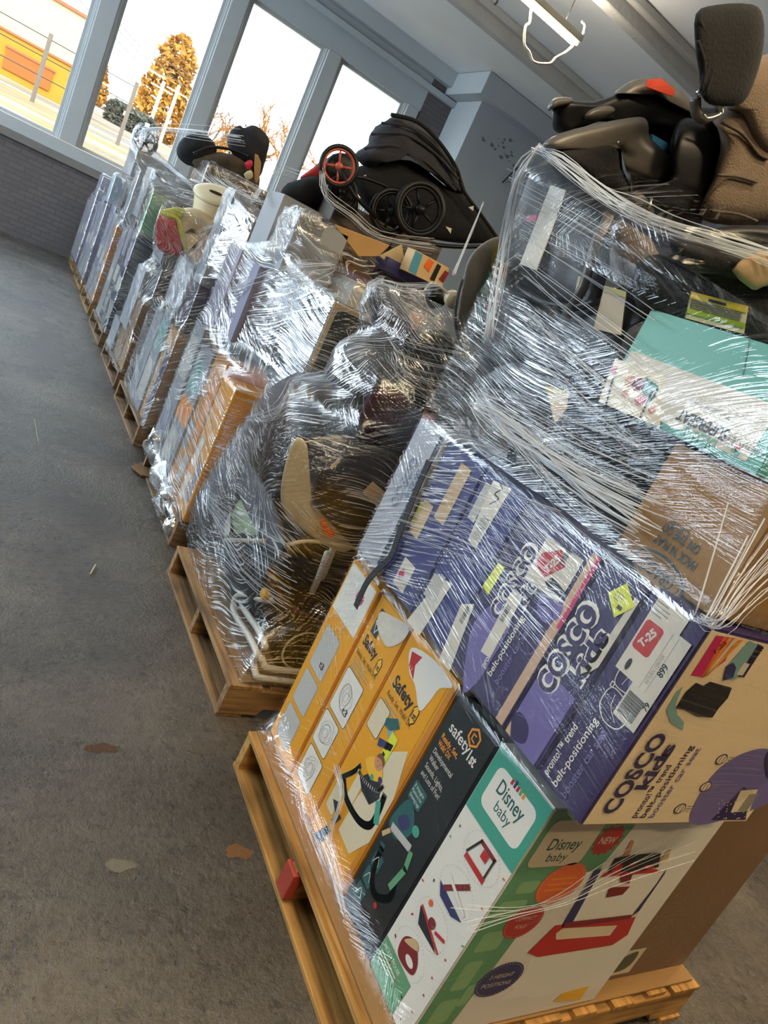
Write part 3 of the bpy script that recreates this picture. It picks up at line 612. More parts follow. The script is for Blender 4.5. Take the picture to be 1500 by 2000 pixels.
c.text('Ready, Set, Walk! DX', .030, .488, .022, blk, z=3, w=.135); c.fine(.030, .445, .14, .480, gry, 3)
c.frame(.012, .372, .078, .468, .010, blk, cream, .002, 3); pl([(742, 1440), (770, 1456), (764, 1468), (738, 1456)], navy, 6); pl([(756, 1402), (778, 1404), (782, 1424), (762, 1428), (752, 1416)], teal_d, 6); pl([(756, 1410), (770, 1410), (770, 1440), (760, 1446)], sage, 5)
pl([(730, 1520), (700, 1555), (662, 1620), (682, 1668), (722, 1645), (770, 1560), (798, 1468), (752, 1468)], cream, 3)
# child in the walker: tray ring, legs, yellow shirt, head
c.curve([P(*q) for q in ((672, 1520), (678, 1560), (700, 1600), (722, 1612), (738, 1590), (752, 1555))], .020, teal_d, 5); c.curve([P(*q) for q in ((668, 1518), (690, 1508), (705, 1496))], .014, teal_d, 5)
c.line([P(740, 1570), P(736, 1605)], .022, teal, 6); pl([(704, 1518), (722, 1510), (745, 1530), (742, 1560), (722, 1572), (708, 1545)], blk, 6); c.blob([P(*q) for q in ((716, 1484), (735, 1478), (748, 1500), (745, 1525), (725, 1520))], yel_l, 7); c.curve([P(*q) for q in ((702, 1505), (716, 1528), (738, 1545), (750, 1535))], .010, gryl, 8)
x, y = P(742, 1490); c.ell(x, y, .021, .020, skin, 8); c.blob([(x - .018, y + .006), (x - .008, y + .024), (x + .016, y + .020), (x + .020, y + .004), (x + .004, y + .012)], M('ink_hair', '7a4a28', .6), 9); c.ell(x - .005, y + .001, .0016, .0016, blk, 10); c.ell(x + .008, y, .0016, .0016, blk, 10); c.line([(x - .002, y - .010), (x + .006, y - .010)], .0014, drk_r, 10)
c.ell(*P(728, 1518), .008, .008, teal, 9); c.ell(*P(744, 1524), .009, .008, navy, 9)
c.frame(.020, .095, .065, .195, .008, cream, cream, .002, 3); c.frame(.078, .165, .115, .262, .008, cream, cream, .002, 3)
pl([(612, 1630), (640, 1612), (648, 1622), (628, 1648)], blk, 6); pl([(648, 1600), (662, 1586), (668, 1598), (652, 1612)], blk, 6); pl([(652, 1560), (662, 1566), (664, 1596), (656, 1590)], blk, 6)
c.bars(.060, .035, .085, .065, gry, 4)
c.rrect(.118, .352, .150, .438, .003, neon, 6); c.text('C 1', .13, .385, .018, blk, PI / 2 * .9, z=7); c.rect(.122, .362, .134, .378, blk, 7)
torn_top(c, ((805, 1265), (850, 1290), (885, 1340), (860, 1345), (840, 1370), (820, 1388), (812, 1340), (800, 1310)), white)
pl([(800, 1300), (806, 1272), (826, 1284), (812, 1300), (808, 1328)], red, 5); c.text('U', P(803, 1300)[0], P(803, 1300)[1] - .012, .02, white, z=6)
c.build('printed_side', o)
b4 = (1.15, 1.312, .152, 1.78, 1.490, .822)
o = carton('toy_box', 'yellow walker box with three line drawings, next in from the child picture box', 'box', b4, yel)
c = left_face(b4); w, h = .178, .67; P = c.px
c.rect(.003, .003, w - .004, h - .004, yel)
c.text('Safety', .020, .515, .046, blk, bold=.03, z=3, w=.085)
c.poly([(.118, .527), (.131, .542), (.144, .527), (.144, .497), (.131, .482), (.118, .497)], blk, 3); c.poly([(.121, .526), (.131, .538), (.141, .526), (.141, .499), (.131, .486), (.121, .499)], yel_l, 4); c.text('1st', .131, .512, .025, blk, bold=.03, z=5, w=.017, mid=True)
c.text('Ready, Set, Walk! DX', .016, .478, .021, blk, z=3, w=.128); c.fine(.016, .430, .13, .470, gry, 4)
dr = M('ink_line_grey', '9a958a', .5)
for i, (y0, y1, x0, x1) in enumerate(((.285, .430, .012, .125), (.160, .275, .010, .110), (.035, .150, .018, .120))):
    c.frame(x0, y0, x1, y1, .012, blk, white, .0022, 3); r = random.Random(i + 3); cx, cy = (x0 + x1) / 2, (y0 + y1) / 2
    for k in range(4):
        s = .6 + .3 * k; c.curve([(cx + .022 * s * math.cos(a) * r.uniform(.6, 1.3), cy + .03 * s * math.sin(a) * r.uniform(.6, 1.2)) for a in range(0, 6)], .0012, dr, 6, True)
c.text('t3', .080, .315, .03, blk, bold=.02, z=7, w=.028)
c.rrect(.028, .560, .068, .640, .004, M('ink_slate', '2c3a3a', .4), 3); c.poly([(.032, .60), (.048, .635), (.064, .60), (.048, .565)], white, 4); c.poly([(.035, .60), (.048, .629), (.061, .60), (.048, .571)], blk, 5); c.text('U-7', .048, .60, .022, white, bold=.02, z=6, w=.024, mid=True)
torn_top(c, ((745, 1195), (770, 1205), (800, 1225), (790, 1250), (770, 1262), (756, 1262), (745, 1245), (738, 1220)), torn, 7)
c.build('printed_side', o)
b5 = (1.145, 1.497, .152, 1.78, 1.690, .822)
o = carton('toy_box', 'yellow and white walker box under glossy film at the far end of the nearest load', 'box', b5, yel)
c = left_face(b5); c.rect(.003, .003, .19, .667, yel)
for y0, y1 in ((.30, .45), (.165, .285), (.03, .15)): c.frame(.03, y0, .135, y1, .012, gry, gryl, .002, 3)
c.text('t3', .085, .33, .03, blk, bold=.02, z=7, w=.028); c.rect(.01, .50, .18, .66, white, 3); c.burst(.12, .60, .025, mag, 4); c.build('printed_side', o)
# tall plain kraft box, right front; behind it an unseen filler box added to block light
o = carton('cardboard_box', 'tall plain brown cardboard box right of the white walker box', 'box', (1.83, .735, .152, 2.27, 1.16, .845), kraft_d, tape=tapem)
c = front_face((1.83, .735, .152, 2.27, 1.16, .845)); c.rect(.04, .02, .15, .12, cream); c.blob([(.055, .04), (.06, .09), (.12, .11), (.13, .06), (.10, .035)], M('ink_olive', '4d5138', .5), 2); c.build('printed_mark', o)
carton('cardboard_box', 'plain brown cardboard box at the back right of the nearest load', 'box', (1.83, 1.17, .152, 2.26, 1.68, .845), kraft_d)
# ---------------------------------------------------------------- booster seat boxes, second tier
def logo(c, x, y, s, ang=PI / 2, ink=pur, halo=white, z=3):
    """two-line wordmark with a halo, reading along ang"""
    ca, sa = math.cos(ang), math.sin(ang)
    for body, dx, dy, k, wd_ in (('COSCO', 0, 0, 1.0, 3.05), ('kids', .95, -.72, .82, 1.75)):
        q = (x + (dx * ca - dy * sa) * s, y + (dx * sa + dy * ca) * s)
        c.text(body, *q, s * k, halo, ang, .10, z, w=s * wd_ * 1.05); c.text(body, q[0] + .012 * s * ca, q[1] + .012 * s * sa, s * k, ink, ang, .035, z + 2, w=s * wd_)
def booster_words(c, x, y, L, s, ink=white, ink2=pur_l, z=3, g=1.0):
    for i, (t, k, m) in enumerate((('pronto!\u2122 trend', .68, ink), ('belt-positioning', .92, ink), ('booster car seat', .90, ink2))):
        c.text(t, x + i * s * 1.28 * g, y + (.1 if i == 0 else 0) * s, s, m, PI / 2, .012, z, w=L * k)
def seat_drawing(c, x, y, s, m=white, z=3):
    for dy in (-1, 1):
        c.curve([(x - s * .45, y + dy * s * .1), (x - s * .5, y + dy * s * .75), (x - s * .05, y + dy * s * 1.1), (x + s * .5, y + dy * s * .95), (x + s * .6, y + dy * s * .25), (x + s * .1, y + dy * s * .08)], s * .035, m, z, True)
        c.curve([(x - s * .2, y + dy * s * .2), (x - s * .1, y + dy * s * .6), (x + s * .3, y + dy * s * .9)], s * .02, m, z)
    c.frame(x - s * .55, y - s * .1, x - s * .40, y + s * .1, s * .03, m, pur, s * .035, z + 1)
def tlabel(c, x0, y0, x1, y1, code='T-25', z=6, ang=PI / 2 * .75):
    c.rect(x0, y0, x1, y1, lab, z); cx, cy = (x0 + x1) / 2, y1 - (x1 - x0) * .52; s = (x1 - x0) * .36
    c.rrect(cx - s, cy - s * .95, cx + s * .9, cy + s * .95, s * .25, red, z + 1); c.text(code, cx, cy, s * 1.0, lab, ang, .04, z + 2, w=s * 1.5, mid=True); c.fine(x0 + .006, y1 - .02, x1 - .02, y1 - .004, gry, 3, z + 1)
BZ = (.868, 1.300)
bA = (1.125, .622, BZ[0], 1.70, .752, 1.306); bB = (1.125, .757, BZ[0], 1.70, .873, 1.290); bC = (1.125, .878, BZ[0], 1.70, 1.134, 1.304); bD = (1.125, 1.140, BZ[0], 1.70, 1.312, 1.295); bE = (1.125, 1.318, BZ[0], 1.70, 1.500, 1.30); bG = (1.12, 1.506, BZ[0], 1.70, 1.662, 1.30)
# A
oA = carton('booster_box', 'purple booster seat box at the near top corner, its pale wood-look front facing the viewer', 'box', bA, pur)
c = left_face(bA); h = bA[5] - bA[2]; P = c.px
booster_words(c, .022, .012, .175, .022); seat_drawing(c, .062, .245, .058); c.ell(.085, .285, .030, .034, pur_l, 2)
c.build('printed_side', oA)
c = left_face(bA); c.rect(.020, .275, .092, .430, lab, 6)
c.rrect(.024, .325, .066, .385, .008, red, 7); c.text('T-25', .044, .355, .020, lab, PI / 2 * .8, .05, 8, w=.04, mid=True); c.fine(.022, .395, .06, .425, gry, 4, 7)
c.rect(.066, .205, .120, .395, lab, 7); c.bars(.070, .215, .108, .262, blk, 8, False, 26); c.text('79', .118, .250, .014, blk, PI / 2, .02, 8, w=.015); c.text('RETURN CENTER', .092, .290, .010, gry, PI / 2, 0, 8, w=.060); c.text('899', .108, .315, .018, blk, PI / 2, .02, 8, w=.024)
c.line([(.096, .275), (.096, .39)], .0008, gry, 8); c.line([(.082, .275), (.082, .39)], .0008, gry, 8); c.ell(.040, .295, .005, .012, blk, 8)
c.build('shipping_label', oA, 'white return labels with a red T-25 diamond')
c = front_face(bA); w = .575
c.rect(.004, .004, w - .004, h - .004, wdprint)
logo(c, .075, .030, .062, PI / 2, pur, cream, 3)
for i, (t, k) in enumerate((('pronto!\u2122 trend', .66), ('belt-positioning', .90), ('booster car seat', .88))): c.text(t, .150 + .028 * i, .018, .026, pur if i < 2 else pur_l, PI / 2, .015, 3, w=.20 * k)
c.blob([c.px(*q) for q in ((1395, 1605), (1345, 1600), (1385, 1520), (1440, 1475), (1500, 1462), (1530, 1500), (1510, 1560))], pur_l, 3)
c.poly([c.px(*q) for q in ((1388, 1600), (1452, 1535), (1462, 1545), (1455, 1600))], pur_d, 5); 
r = random.Random(5)
for i in range(30):
    a = c.px(r.uniform(1400, 1452), r.uniform(1560, 1600)); c.rect(a[0], a[1], a[0] + .004, a[1] + .003, cream, 6)
c.poly([c.px(*q) for q in ((1425, 1585), (1445, 1542), (1478, 1540), (1462, 1582))], cream, 7); x, y = c.px(1438, 1582); c.bars(x, y, x + .04, y + .05, gry, 8)
c.blob([c.px(*q) for q in ((1500, 1465), (1492, 1490), (1500, 1520), (1530, 1510), (1530, 1460))], pur, 6)
for (px_, py_) in ((1408, 1482), (1377, 1535), (1327, 1578)):
    x, y = c.px(px_, py_); c.ell(x, y, .018, .014, pur, 4); c.ell(x, y, .015, .011, wdprint, 5); c.line([(x - .006, y - .009), (x - .006, y + .009)], .002, pur, 6); c.line([(x + .006, y - .009), (x + .006, y + .009)], .002, pur, 6); c.fine(x + .022, y - .01, x + .045, y + .01, gry, 3, 4)
# upper graphic: magenta and amber bands, sage leaf, dark booster picture
pl = lambda pts, m, z=3: c.poly([c.px(*q) for q in pts], m, z)
pl([(1348, 1318), (1398, 1240), (1438, 1246), (1415, 1290), (1372, 1322)], mag, 3)
for k in range(4): pl([(1412 + 10 * k, 1242 + 2 * k), (1420 + 10 * k, 1243 + 2 * k), (1372 + 3 * k, 1322 - k), (1368 + 3 * k, 1322 - k)], (org, org_y, cream, org_y)[k], 4)
pl([(1418, 1300), (1462, 1250), (1478, 1258), (1436, 1325), (1412, 1326)], sage, 5); pl([(1410, 1328), (1416, 1300), (1430, 1292), (1436, 1302), (1430, 1322)], navy, 6)
pl([(1318, 1382), (1338, 1350), (1358, 1332), (1372, 1338), (1385, 1330), (1428, 1342), (1420, 1362), (1402, 1382), (1390, 1400), (1360, 1398), (1335, 1385)], blk, 5)
pl([(1300, 1385), (1320, 1350), (1332, 1340), (1318, 1375), (1322, 1395), (1335, 1410), (1332, 1425), (1308, 1410)], sage, 4)
pl([(1432, 1320), (1452, 1322), (1490, 1262), (1478, 1256), (1468, 1262)], pur, 4); pl([(1436, 1316), (1448, 1318), (1462, 1296), (1452, 1292)], lab, 6); x, y = c.px(1458, 1292); c.bars(x, y, x + .02, y + .035, blk, 6, False, 10); c.text('T-25', *c.px(1392, 1278), .016, drk_r, PI / 3, .02, 6)
c.build('printed_front', oA)
# B
oB = carton('booster_box', 'purple booster box with a large wordmark and a yellow sticker, second from the near corner', 'box', bB, pur)
c = left_face(bB); h = bB[5] - bB[2]
c.poly([(.003, .003), (.105, .003), (.105, .17), (.003, .17)], pur_l, 2); c.blob([(.003, .003), (.03, .003), (.06, .02), (.05, .05), (.02, .06), (.004, .05)], pur_d, 3); c.poly([(.004, .004), (.022, .004), (.004, .03)], tan, 4)
logo(c, .052, .130, .066); c.poly([(.085, .20), (.112, .25), (.112, .40), (.100, .40), (.095, .30)], torn, 5)
c.build('printed_side', oB)
c = left_face(bB); c.poly([(.045, .375), (.070, .412), (.110, .385), (.085, .345)], neon, 8); c.fine(.06, .372, .085, .392, gry, 3, 9); c.rect(.078, .362, .09, .37, blk, 9); c.build('yellow_sticker', oB)
# C
oC = carton('booster_box', 'wide purple booster box with white labels and a yellow sticker over its wordmark', 'box', bC, pur)
c = left_face(bC); P = c.px
c.blob([P(*q) for q in ((905, 1345), (925, 1220), (985, 1170), (1000, 1215), (960, 1290), (930, 1335))], pur_l, 2)
c.rect(.226, .004, .250, .42, M('ink_beige', 'c5a283', .5, var=.05), 2); c.rect(.242, .25, .252, .42, mag, 3)
logo(c, .100, .165, .060); booster_words(c, .130, .060, .17, .022); seat_drawing(c, .195, .215, .05, pur_l); c.ell(.200, .275, .035, .036, pur_l, 3)
c.build('printed_side', oC)
c = left_face(bC); 
c.poly([P(*q) for q in ((1025, 1130), (1070, 1050), (1142, 1095), (1092, 1178))], lab, 6); c.poly([P(*q) for q in ((1048, 1100), (1060, 1080), (1100, 1074), (1106, 1108), (1062, 1130))], red, 7); c.text('T-25', *P(1080, 1102), .024, lab, PI / 2 * .8, .05, 8, w=.045, mid=True); c.poly([P(*q) for q in ((1066, 1134), (1082, 1128), (1108, 1160), (1094, 1168), (1072, 1156))], blk, 7); x, y = P(1092, 1100); c.bars(x, y, x + .016, y + .04, blk, 8, False, 14)
c.poly([P(*q) for q in ((940, 1272), (1004, 1150), (1022, 1168), (958, 1286))], lab, 6); c.poly([P(*q) for q in ((858, 1290), (902, 1180), (928, 1180), (880, 1310))], lab, 6)
x, y = P(985, 1195); c.bars(x, y - .02, x + .014, y + .02, blk, 7, False, 14); x, y = P(905, 1200); c.bars(x, y - .02, x + .014, y + .025, blk, 7, False, 16)
c.build('shipping_label', oC, 'white labels, one with a red T-25 diamond')
c = left_face(bC); c.poly([P(*q) for q in ((944, 1145), (975, 1100), (988, 1108), (955, 1162))], neon, 8); c.build('yellow_sticker', oC)
# D, E, G
oD = carton('booster_box', 'blue-purple booster box with a long signed label, fourth from the near corner', 'box', bD, pur_b)
c = left_face(bD); P = c.px; pl = lambda pts, m, z=3: c.poly([P(*q) for q in pts], m, z)
pl([(915, 1055), (965, 938), (1000, 955), (930, 1072)], lab, 5); c.curve([P(*q) for q in ((958, 985), (975, 975), (968, 965), (982, 955), (978, 945), (992, 950))], .003, blk, 7); x, y = P(938, 1030); c.bars(x - .01, y - .03, x + .02, y + .03, gry, 6, False, 16)
c.rect(.02, .30, .05, .40, gryl, 3); c.build('printed_side', oD)
oE = carton('booster_box', 'blue-purple booster box with return labels, fifth from the near corner', 'box', bE, pur_b)
c = left_face(bE); P = c.px; pl = lambda pts, m, z=3: c.poly([P(*q) for q in pts], m, z)
c.rect(.004, .004, .17, .12, pur_b, 2); pl([(796, 1212), (862, 1130), (885, 1140), (820, 1242)], lab, 5); pl([(828, 1160), (850, 1120), (872, 1128), (850, 1180)], gryl, 6); c.rect(.06, .02, .12, .10, lab, 5)
c.poly([(.065, .055), (.08, .075), (.095, .055), (.08, .035)], mag, 7); c.rect(.02, .16, .07, .26, tan, 4); c.rect(.09, .24, .14, .40, tan, 4); c.build('printed_side', oE)
c = left_face(bE); c.rect(.012, .175, .024, .25, neon, 6); c.build('yellow_sticker', oE)
oG = carton('booster_box', 'pale grey booster box at the far end of the purple tier', 'box', bG, M('box_pale_grey', 'a9abb2', .5, var=.05))
c = left_face(bG); logo(c, .085, .18, .05, PI / 2, M('ink_greyblue', '6f7f9a', .5), gryl); c.rect(.125, .02, .145, .425, blk, 3); c.build('printed_side', oG)
carton('cardboard_box', 'unseen filler box behind the purple booster boxes', 'box', (1.71, .80, .852, 2.24, 1.22, 1.28), kraft_d); carton('cardboard_box', 'unseen filler box at the back behind the blue-purple boxes', 'box', (1.71, 1.24, .852, 2.24, 1.66, 1.28), kraft_d)  # unseen fillers added behind the boosters to block light
# black strap hanging down at the far end
st = [atx(*q, 1.105) for q in ((838, 900), (812, 960), (782, 1035), (764, 1085), (742, 1108), (718, 1135), (700, 1172), (694, 1186))]
bm = bmesh.new(); pv = None
for i, p in enumerate(cr(st, 4)):
    q = [bm.verts.new(p + Vector((dx, dy, 0))) for dx, dy in ((-.001, -.012), (-.001, .012), (.0015, .012), (.0015, -.012))]
    if pv:
        for j in range(4): bm.faces.new((pv[j], pv[(j + 1) % 4], q[(j + 1) % 4], q[j]))
    pv = q
webm = M('black_webbing', '15161a', .6, bump=.4, bs=200)
tag(link('strap', bm, webm), 'black webbing strap hanging from the purple tier over the yellow boxes', 'strap')
# ---------------------------------------------------------------- third tier of the nearest load
bK = (1.165, .655, 1.312, 1.62, .905, 1.548)
oK = carton('cardboard_box', 'brown cardboard box printed upside down, on top of the booster boxes', 'box', bK, kraft)
c = left_face(bK); P = c.px; ink = M('ink_petrol', '274a52', .6)
x, y = P(1285, 1120); c.ell(x, y, .066, .034, ink, 2, 40, -.12); c.ell(x, y, .061, .029, kraft, 3, 40, -.12); c.ell(x, y, .056, .024, ink, 4, 40, -.12); c.ell(x, y, .054, .022, kraft, 5, 40, -.12)
c.text('GRACO', x, y, .036, ink, PI - .12, .02, 6, w=.082, mid=True)
x, y = P(1318, 1078); c.text("PACK 'N PLAY", x, y, .025, ink, PI - .05, .015, 3, w=.105, mid=True); x, y = P(1330, 1052); c.text('ON THE GO', x, y, .025, ink, PI - .05, .015, 3, w=.09, mid=True); x, y = P(1326, 1032); c.text('Corralito', x, y, .018, ink, PI - .05, 0, 3, w=.05, mid=True)
c.build('printed_side', oK)
bS = (1.155, .72, 1.556, 1.55, 1.125, 1.765)
oS = carton('seat_box', 'teal and white infant seat box lying upside down above the brown printed box', 'box', bS, teal)
c = left_face(bS); P = c.px; pl = lambda pts, m, z=3: c.poly([P(*q) for q in pts], m, z); w, h = .405, .209
c.rect(.012, .014, w - .03, .118, lab, 2); pl([(1170, 785), (1203, 700), (1300, 735), (1290, 835)], cream, 3)
for (a, b, m, s) in ((1200, 722, red, .010), (1232, 745, skin, .014), (1248, 752, drk_r, .016), (1222, 770, skin, .010), (1268, 760, sage, .016), (1252, 782, red, .014), (1275, 800, skin, .010)): c.ell(*P(a, b), s, s * .9, m, 4)
c.line([P(1185, 790), P(1200, 735)], .006, blk, 5); c.line([P(1252, 815), P(1275, 765)], .006, blk, 5); c.curve([P(*q) for q in ((1262, 740), (1285, 760), (1270, 785))], .006, teal, 5)
c.text('DELUXE', *P(1402, 862), .030, teal, PI, .03, 4, w=.080); c.text('SUPERSEAT', *P(1428, 842), .030, blk, PI, .03, 4, w=.118)
c.text('summer.', *P(1497, 882), .024, gry, PI, 0, 4, w=.085); c.text('3 products in one', *P(1430, 812), .014, gry, PI, 0, 4, w=.095)
c.ell(*P(1442, 875), .006, .006, red, 5); c.ell(*P(1434, 880), .006, .004, grn, 5); c.ell(*P(1440, 886), .005, .005, teal, 5); c.ell(*P(1428, 870), .004, .004, gry, 5)
c.line([P(1465, 660), P(1450, 740)], .002, teal_d, 3); c.build('printed_side', oS)
# ---------------------------------------------------------------- soft goods
black_f = M('black_fabric', '0d0e11', .9, var=.3, vs=30, bump=.3, bs=150); black_p = M('black_plastic', '0a0b0e', .42, var=.1, spec=.35); grey_p = M('grey_plastic', '54504a', .4, var=.08); grey_f = M('grey_fabric', '5d5c60', .9, var=.15, vs=20, bump=.4, bs=200)
beige_f = M('beige_fabric', '7a6a59', .95, var=.12, vs=40, bump=.5, bs=260); beige_d = M('beige_seam', '4a4036', .9); steel = M('brushed_steel', 'b9b9b4', .25, .9); cream_p = M('cream_plastic', 'c9bb98', .4, var=.06); white_p = M('white_tube', 'd6d2c6', .3, var=.03)
maroon_f = M('maroon_fabric', '3c0f1a', .85, var=.2, vs=20, bump=.3, bs=120); brown_f = M('brown_grey_fabric', '5b5048', .9, var=.1, bump=.3, bs=120); charcoal_f = M('charcoal_fabric', '2e2f36', .9, var=.15, vs=10, bump=.4, bs=90)
red_p = M('red_plastic', 'c02a3c', .35, var=.05); lime_p = M('lime_plastic', 'b7bf2a', .35, var=.05); orange_p = M('orange_plastic', 'e2571c', .35, var=.04); blue_l = M('blue_label', '2f6d9a', .4); green_p = M('pale_green_plastic', 'a9b98e', .4)
def kid(name, bm, m, t, smooth=True, label=None):
    o = link(name, bm, m, t, smooth); o.matrix_parent_inverse = Matrix.Translation(-t.location) if t.type == 'EMPTY' else Matrix()
    if label: o['label'] = label
    return o
def quad(name, pts, m, t, th=.0015, label=None):
    """a small flat tag with real thickness; pts in the world, its face turned to the side it was seen from"""
    P = [Vector(p) for p in pts]; n = (P[1] - P[0]).cross(P[2] - P[0]).normalized()
    if n.dot(P[0] - EYE) > 0: n = -n
    return kid(name, prism([p - n * th for p in P], n * th * 2), m, t, False, label)
def seat_labels(): pass
def infant_seat(loc, rot, s, label, pad=None, handle=True, group=None):
    t = bpy.data.objects.new('infant_carrier', None); COL.objects.link(t); t.location = loc; t.rotation_euler = rot; t.scale = (s, s, s); tag(t, label, 'car seat', group)
    def shell(k, dz, depth, lo, hi):
        bm = bmesh.new(); rows = []; n = 18
        for i in range(n + 1):
            u = lo + (hi - lo) * i / n; a = -.35 + 1.5 * u
            sy = -.30 + .62 * u; sz = .02 + .30 * max(0, u - .35) ** 1.4 * 2 + .10 * (1 - u) ** 3; w = (.19 + .05 * math.sin(PI * u)) * k; d = depth * (.8 + .3 * math.sin(PI * u))
            rows.append([bm.verts.new((w * math.sin(q), sy, sz + dz + d * (1 - math.cos(q)))) for q in [(-1.75 + 3.5 * j / 16) for j in range(17)]])
        for A, B in zip(rows, rows[1:]):
            for j in range(16): bm.faces.new((A[j], A[j + 1], B[j + 1], B[j]))
        return bm
    o = link('shell', shell(1, 0, .13, 0, 1), black_p, t, True); m = o.modifiers.new('s', 'SOLIDIFY'); m.thickness = .018
    o = link('seat_pad', shell(.88, .02, .11, .04, .98), pad or black_f, t, True); m = o.modifiers.new('s', 'SOLIDIFY'); m.thickness = .03
    if handle:
        link('carry_handle', tube(cr([(-.235, .0, .18), (-.25, -.08, .36), (-.2, -.16, .50), (0, -.18, .54), (.2, -.16, .50), (.25, -.08, .36), (.235, .0, .18)], 5), .017, 8), black_p, t, True)
    link('foot_rail', tube(cr([(-.14, -.28, -.03), (-.13, 0, -.07), (-.14, .30, .10)], 5), .014, 8), black_p, t, True); link('foot_rail', tube(cr([(.14, -.28, -.03), (.13, 0, -.07), (.14, .30, .10)], 5), .014, 8), black_p, t, True)
    for x in (-.05, .05): link('harness', prism([(x - .018, .02, .105), (x + .018, .02, .105), (x + .018, .26, .26), (x - .018, .26, .26)], (0, -.004, .006)), webm, t)
    return t
# black car seats in the nearest load
G1 = 'black car seats inside the nearest load'
infant_seat((1.42, 1.40, 1.47), (math.radians(80), 0, math.radians(96)), 1.0, 'black infant car seat low in the nearest load, its base turned to the aisle')
infant_seat((1.44, 1.36, 1.80), (math.radians(100), .1, math.radians(85)), .95, 'black infant car seat high in the nearest load behind the cream label strip')
infant_seat((1.85, 1.45, 1.62), (math.radians(75), 0, math.radians(60)), 1.0, 'black infant car seat deep at the back right of the nearest load')
t = thing('infant_carrier_dock', 'black car seat base with a narrow cream label strip at the wrapped upper corner', 'car seat base', (1.16, 1.35, 1.75))
kid('shell', pillow(pxx(1.165, (1050, 318), (1110, 300), (1180, 365), (1215, 450), (1190, 560), (1150, 640), (1060, 600), (985, 520), (1005, 400)), (.20, 0, 0), 4, 4, .008, 14), black_p, t)
kid('rib', tube(pxx(1.15, (1190, 420), (1165, 470), (1140, 560), (1105, 620)), .012), grey_p, t); kid('rib', tube(cr(pxx(1.155, (1010, 560), (1060, 590), (1120, 600), (1165, 590)), 4), .01), black_p, t)
quad('label_strip', pxx(1.150, (1076, 362), (1106, 372), (1048, 528), (1016, 516)), lab, t, label='cream label strip')
quad('tab', pxx(1.15, (1032, 422), (1050, 420), (1046, 432), (1028, 434)), mag, t)
t = thing('infant_carrier_dock', 'black car seat base with a yellow-topped warning label, in the middle of the wrapped side', 'car seat base', (1.17, 1.2, 1.62))
kid('shell', pillow(pxx(1.175, (1100, 600), (1215, 560), (1300, 600), (1235, 640), (1200, 720), (1160, 790), (1080, 740), (1040, 680)), (.22, 0, 0), 4, 4, .008, 14, seed=3), black_p, t)
quad('warning_label', pxx(1.160, (1181, 560), (1224, 572), (1213, 655), (1160, 642)), tan, t); quad('label_header', pxx(1.157, (1181, 558), (1224, 570), (1223, 582), (1179, 571)), M('label_mustard', 'b5a01e', .5), t)
quad('label', pxx(1.160, (1130, 540), (1137, 541), (1130, 572), (1124, 570)), tan, t)
t = thing('infant_carrier_dock', 'black car seat base with a small yellow and white tag, just above the blue-purple boxes', 'car seat base', (1.17, 1.35, 1.42))
kid('shell', pillow(pxx(1.18, (935, 740), (1000, 690), (1090, 720), (1170, 790), (1240, 850), (1190, 900), (1080, 860), (960, 800)), (.24, 0, 0), 4, 4, .008, 14, seed=5), black_p, t)
quad('tag', pxx(1.155, (1067, 754), (1110, 766), (1106, 798), (1084, 826)), tan, t); quad('tag_header', pxx(1.152, (1067, 753), (1110, 765), (1109, 774), (1067, 764)), M('label_mustard', 'b5a01e'), t)
t = thing('infant_carrier_dock', 'dark smooth car seat base filling the back left corner of the nearest load', 'car seat base', (1.18, 1.5, 1.6))
kid('shell', pillow(pxx(1.19, (985, 520), (1060, 590), (1090, 690), (1000, 740), (935, 720), (945, 640), (960, 580)), (.26, 0, 0), 4, 4, .006, 14, seed=7), black_p, t)
t = thing('fabric_seat_cover', 'crumpled brown-grey seat fabric showing through the film above the teal box', 'seat cover', (1.3, 1.2, 1.8))
kid('cloth', pillow(pxy(1.18, (1200, 430), (1260, 455), (1300, 520), (1310, 580), (1240, 590), (1190, 520)), (0, .2, 0), 3, 4, .012, 14), brown_f, t)
quad('orange_tab', pxy(1.16, (1253, 582), (1300, 570), (1292, 606), (1262, 596)), M('orange_tab', '8c3a1e', .6), t)
t = thing('child_restraint', 'black padded car seat lying under film, with a yellow and green warning label', 'car seat', (1.5, 1.15, 1.8))
kid('cushion', pillow(pxy(1.10, (1230, 500), (1330, 500), (1450, 530), (1560, 560), (1590, 700), (1480, 690), (1330, 650), (1235, 600)), (0, .26, 0), 4, 4, .010, 12), black_f, t)
kid('side_bolster', pillow(pxy(1.05, (1300, 470), (1390, 480), (1500, 510), (1570, 540), (1560, 575), (1440, 545), (1340, 530)), (0, .16, 0), 3, 4, .006, 12), black_f, t)
P4 = ((1350, 569), (1461, 598), (1452, 652), (1338, 621)); L = lambda u, v: tuple((P4[0][k] * (1 - u) + P4[1][k] * u) * (1 - v) + (P4[3][k] * (1 - u) + P4[2][k] * u) * v for k in (0, 1))
quad('warning_label', pxy(1.075, *P4), lab, t)
quad('label_header', pxy(1.072, L(0, 0), L(1, 0), L(1, .25), L(0, .25)), M('label_gold', 'd4b81c', .5), t); quad('label_band', pxy(1.072, L(0, .62), L(1, .62), L(1, .8), L(0, .8)), M('label_green', '93a832', .5), t)
for k in range(5): quad('label_text', pxy(1.0715, L(.05, .30 + k * .06), L(.93, .30 + k * .06), L(.93, .32 + k * .06), L(.05, .32 + k * .06)), gry, t)
quad('label_text', pxy(1.0705, L(.32, .10), L(.62, .10), L(.62, .20), L(.32, .20)), blk, t)
t = thing('seat_insert', 'light brown seat insert poking out under the film at the right edge of the picture', 'seat insert', (1.5, 1.0, 1.9))
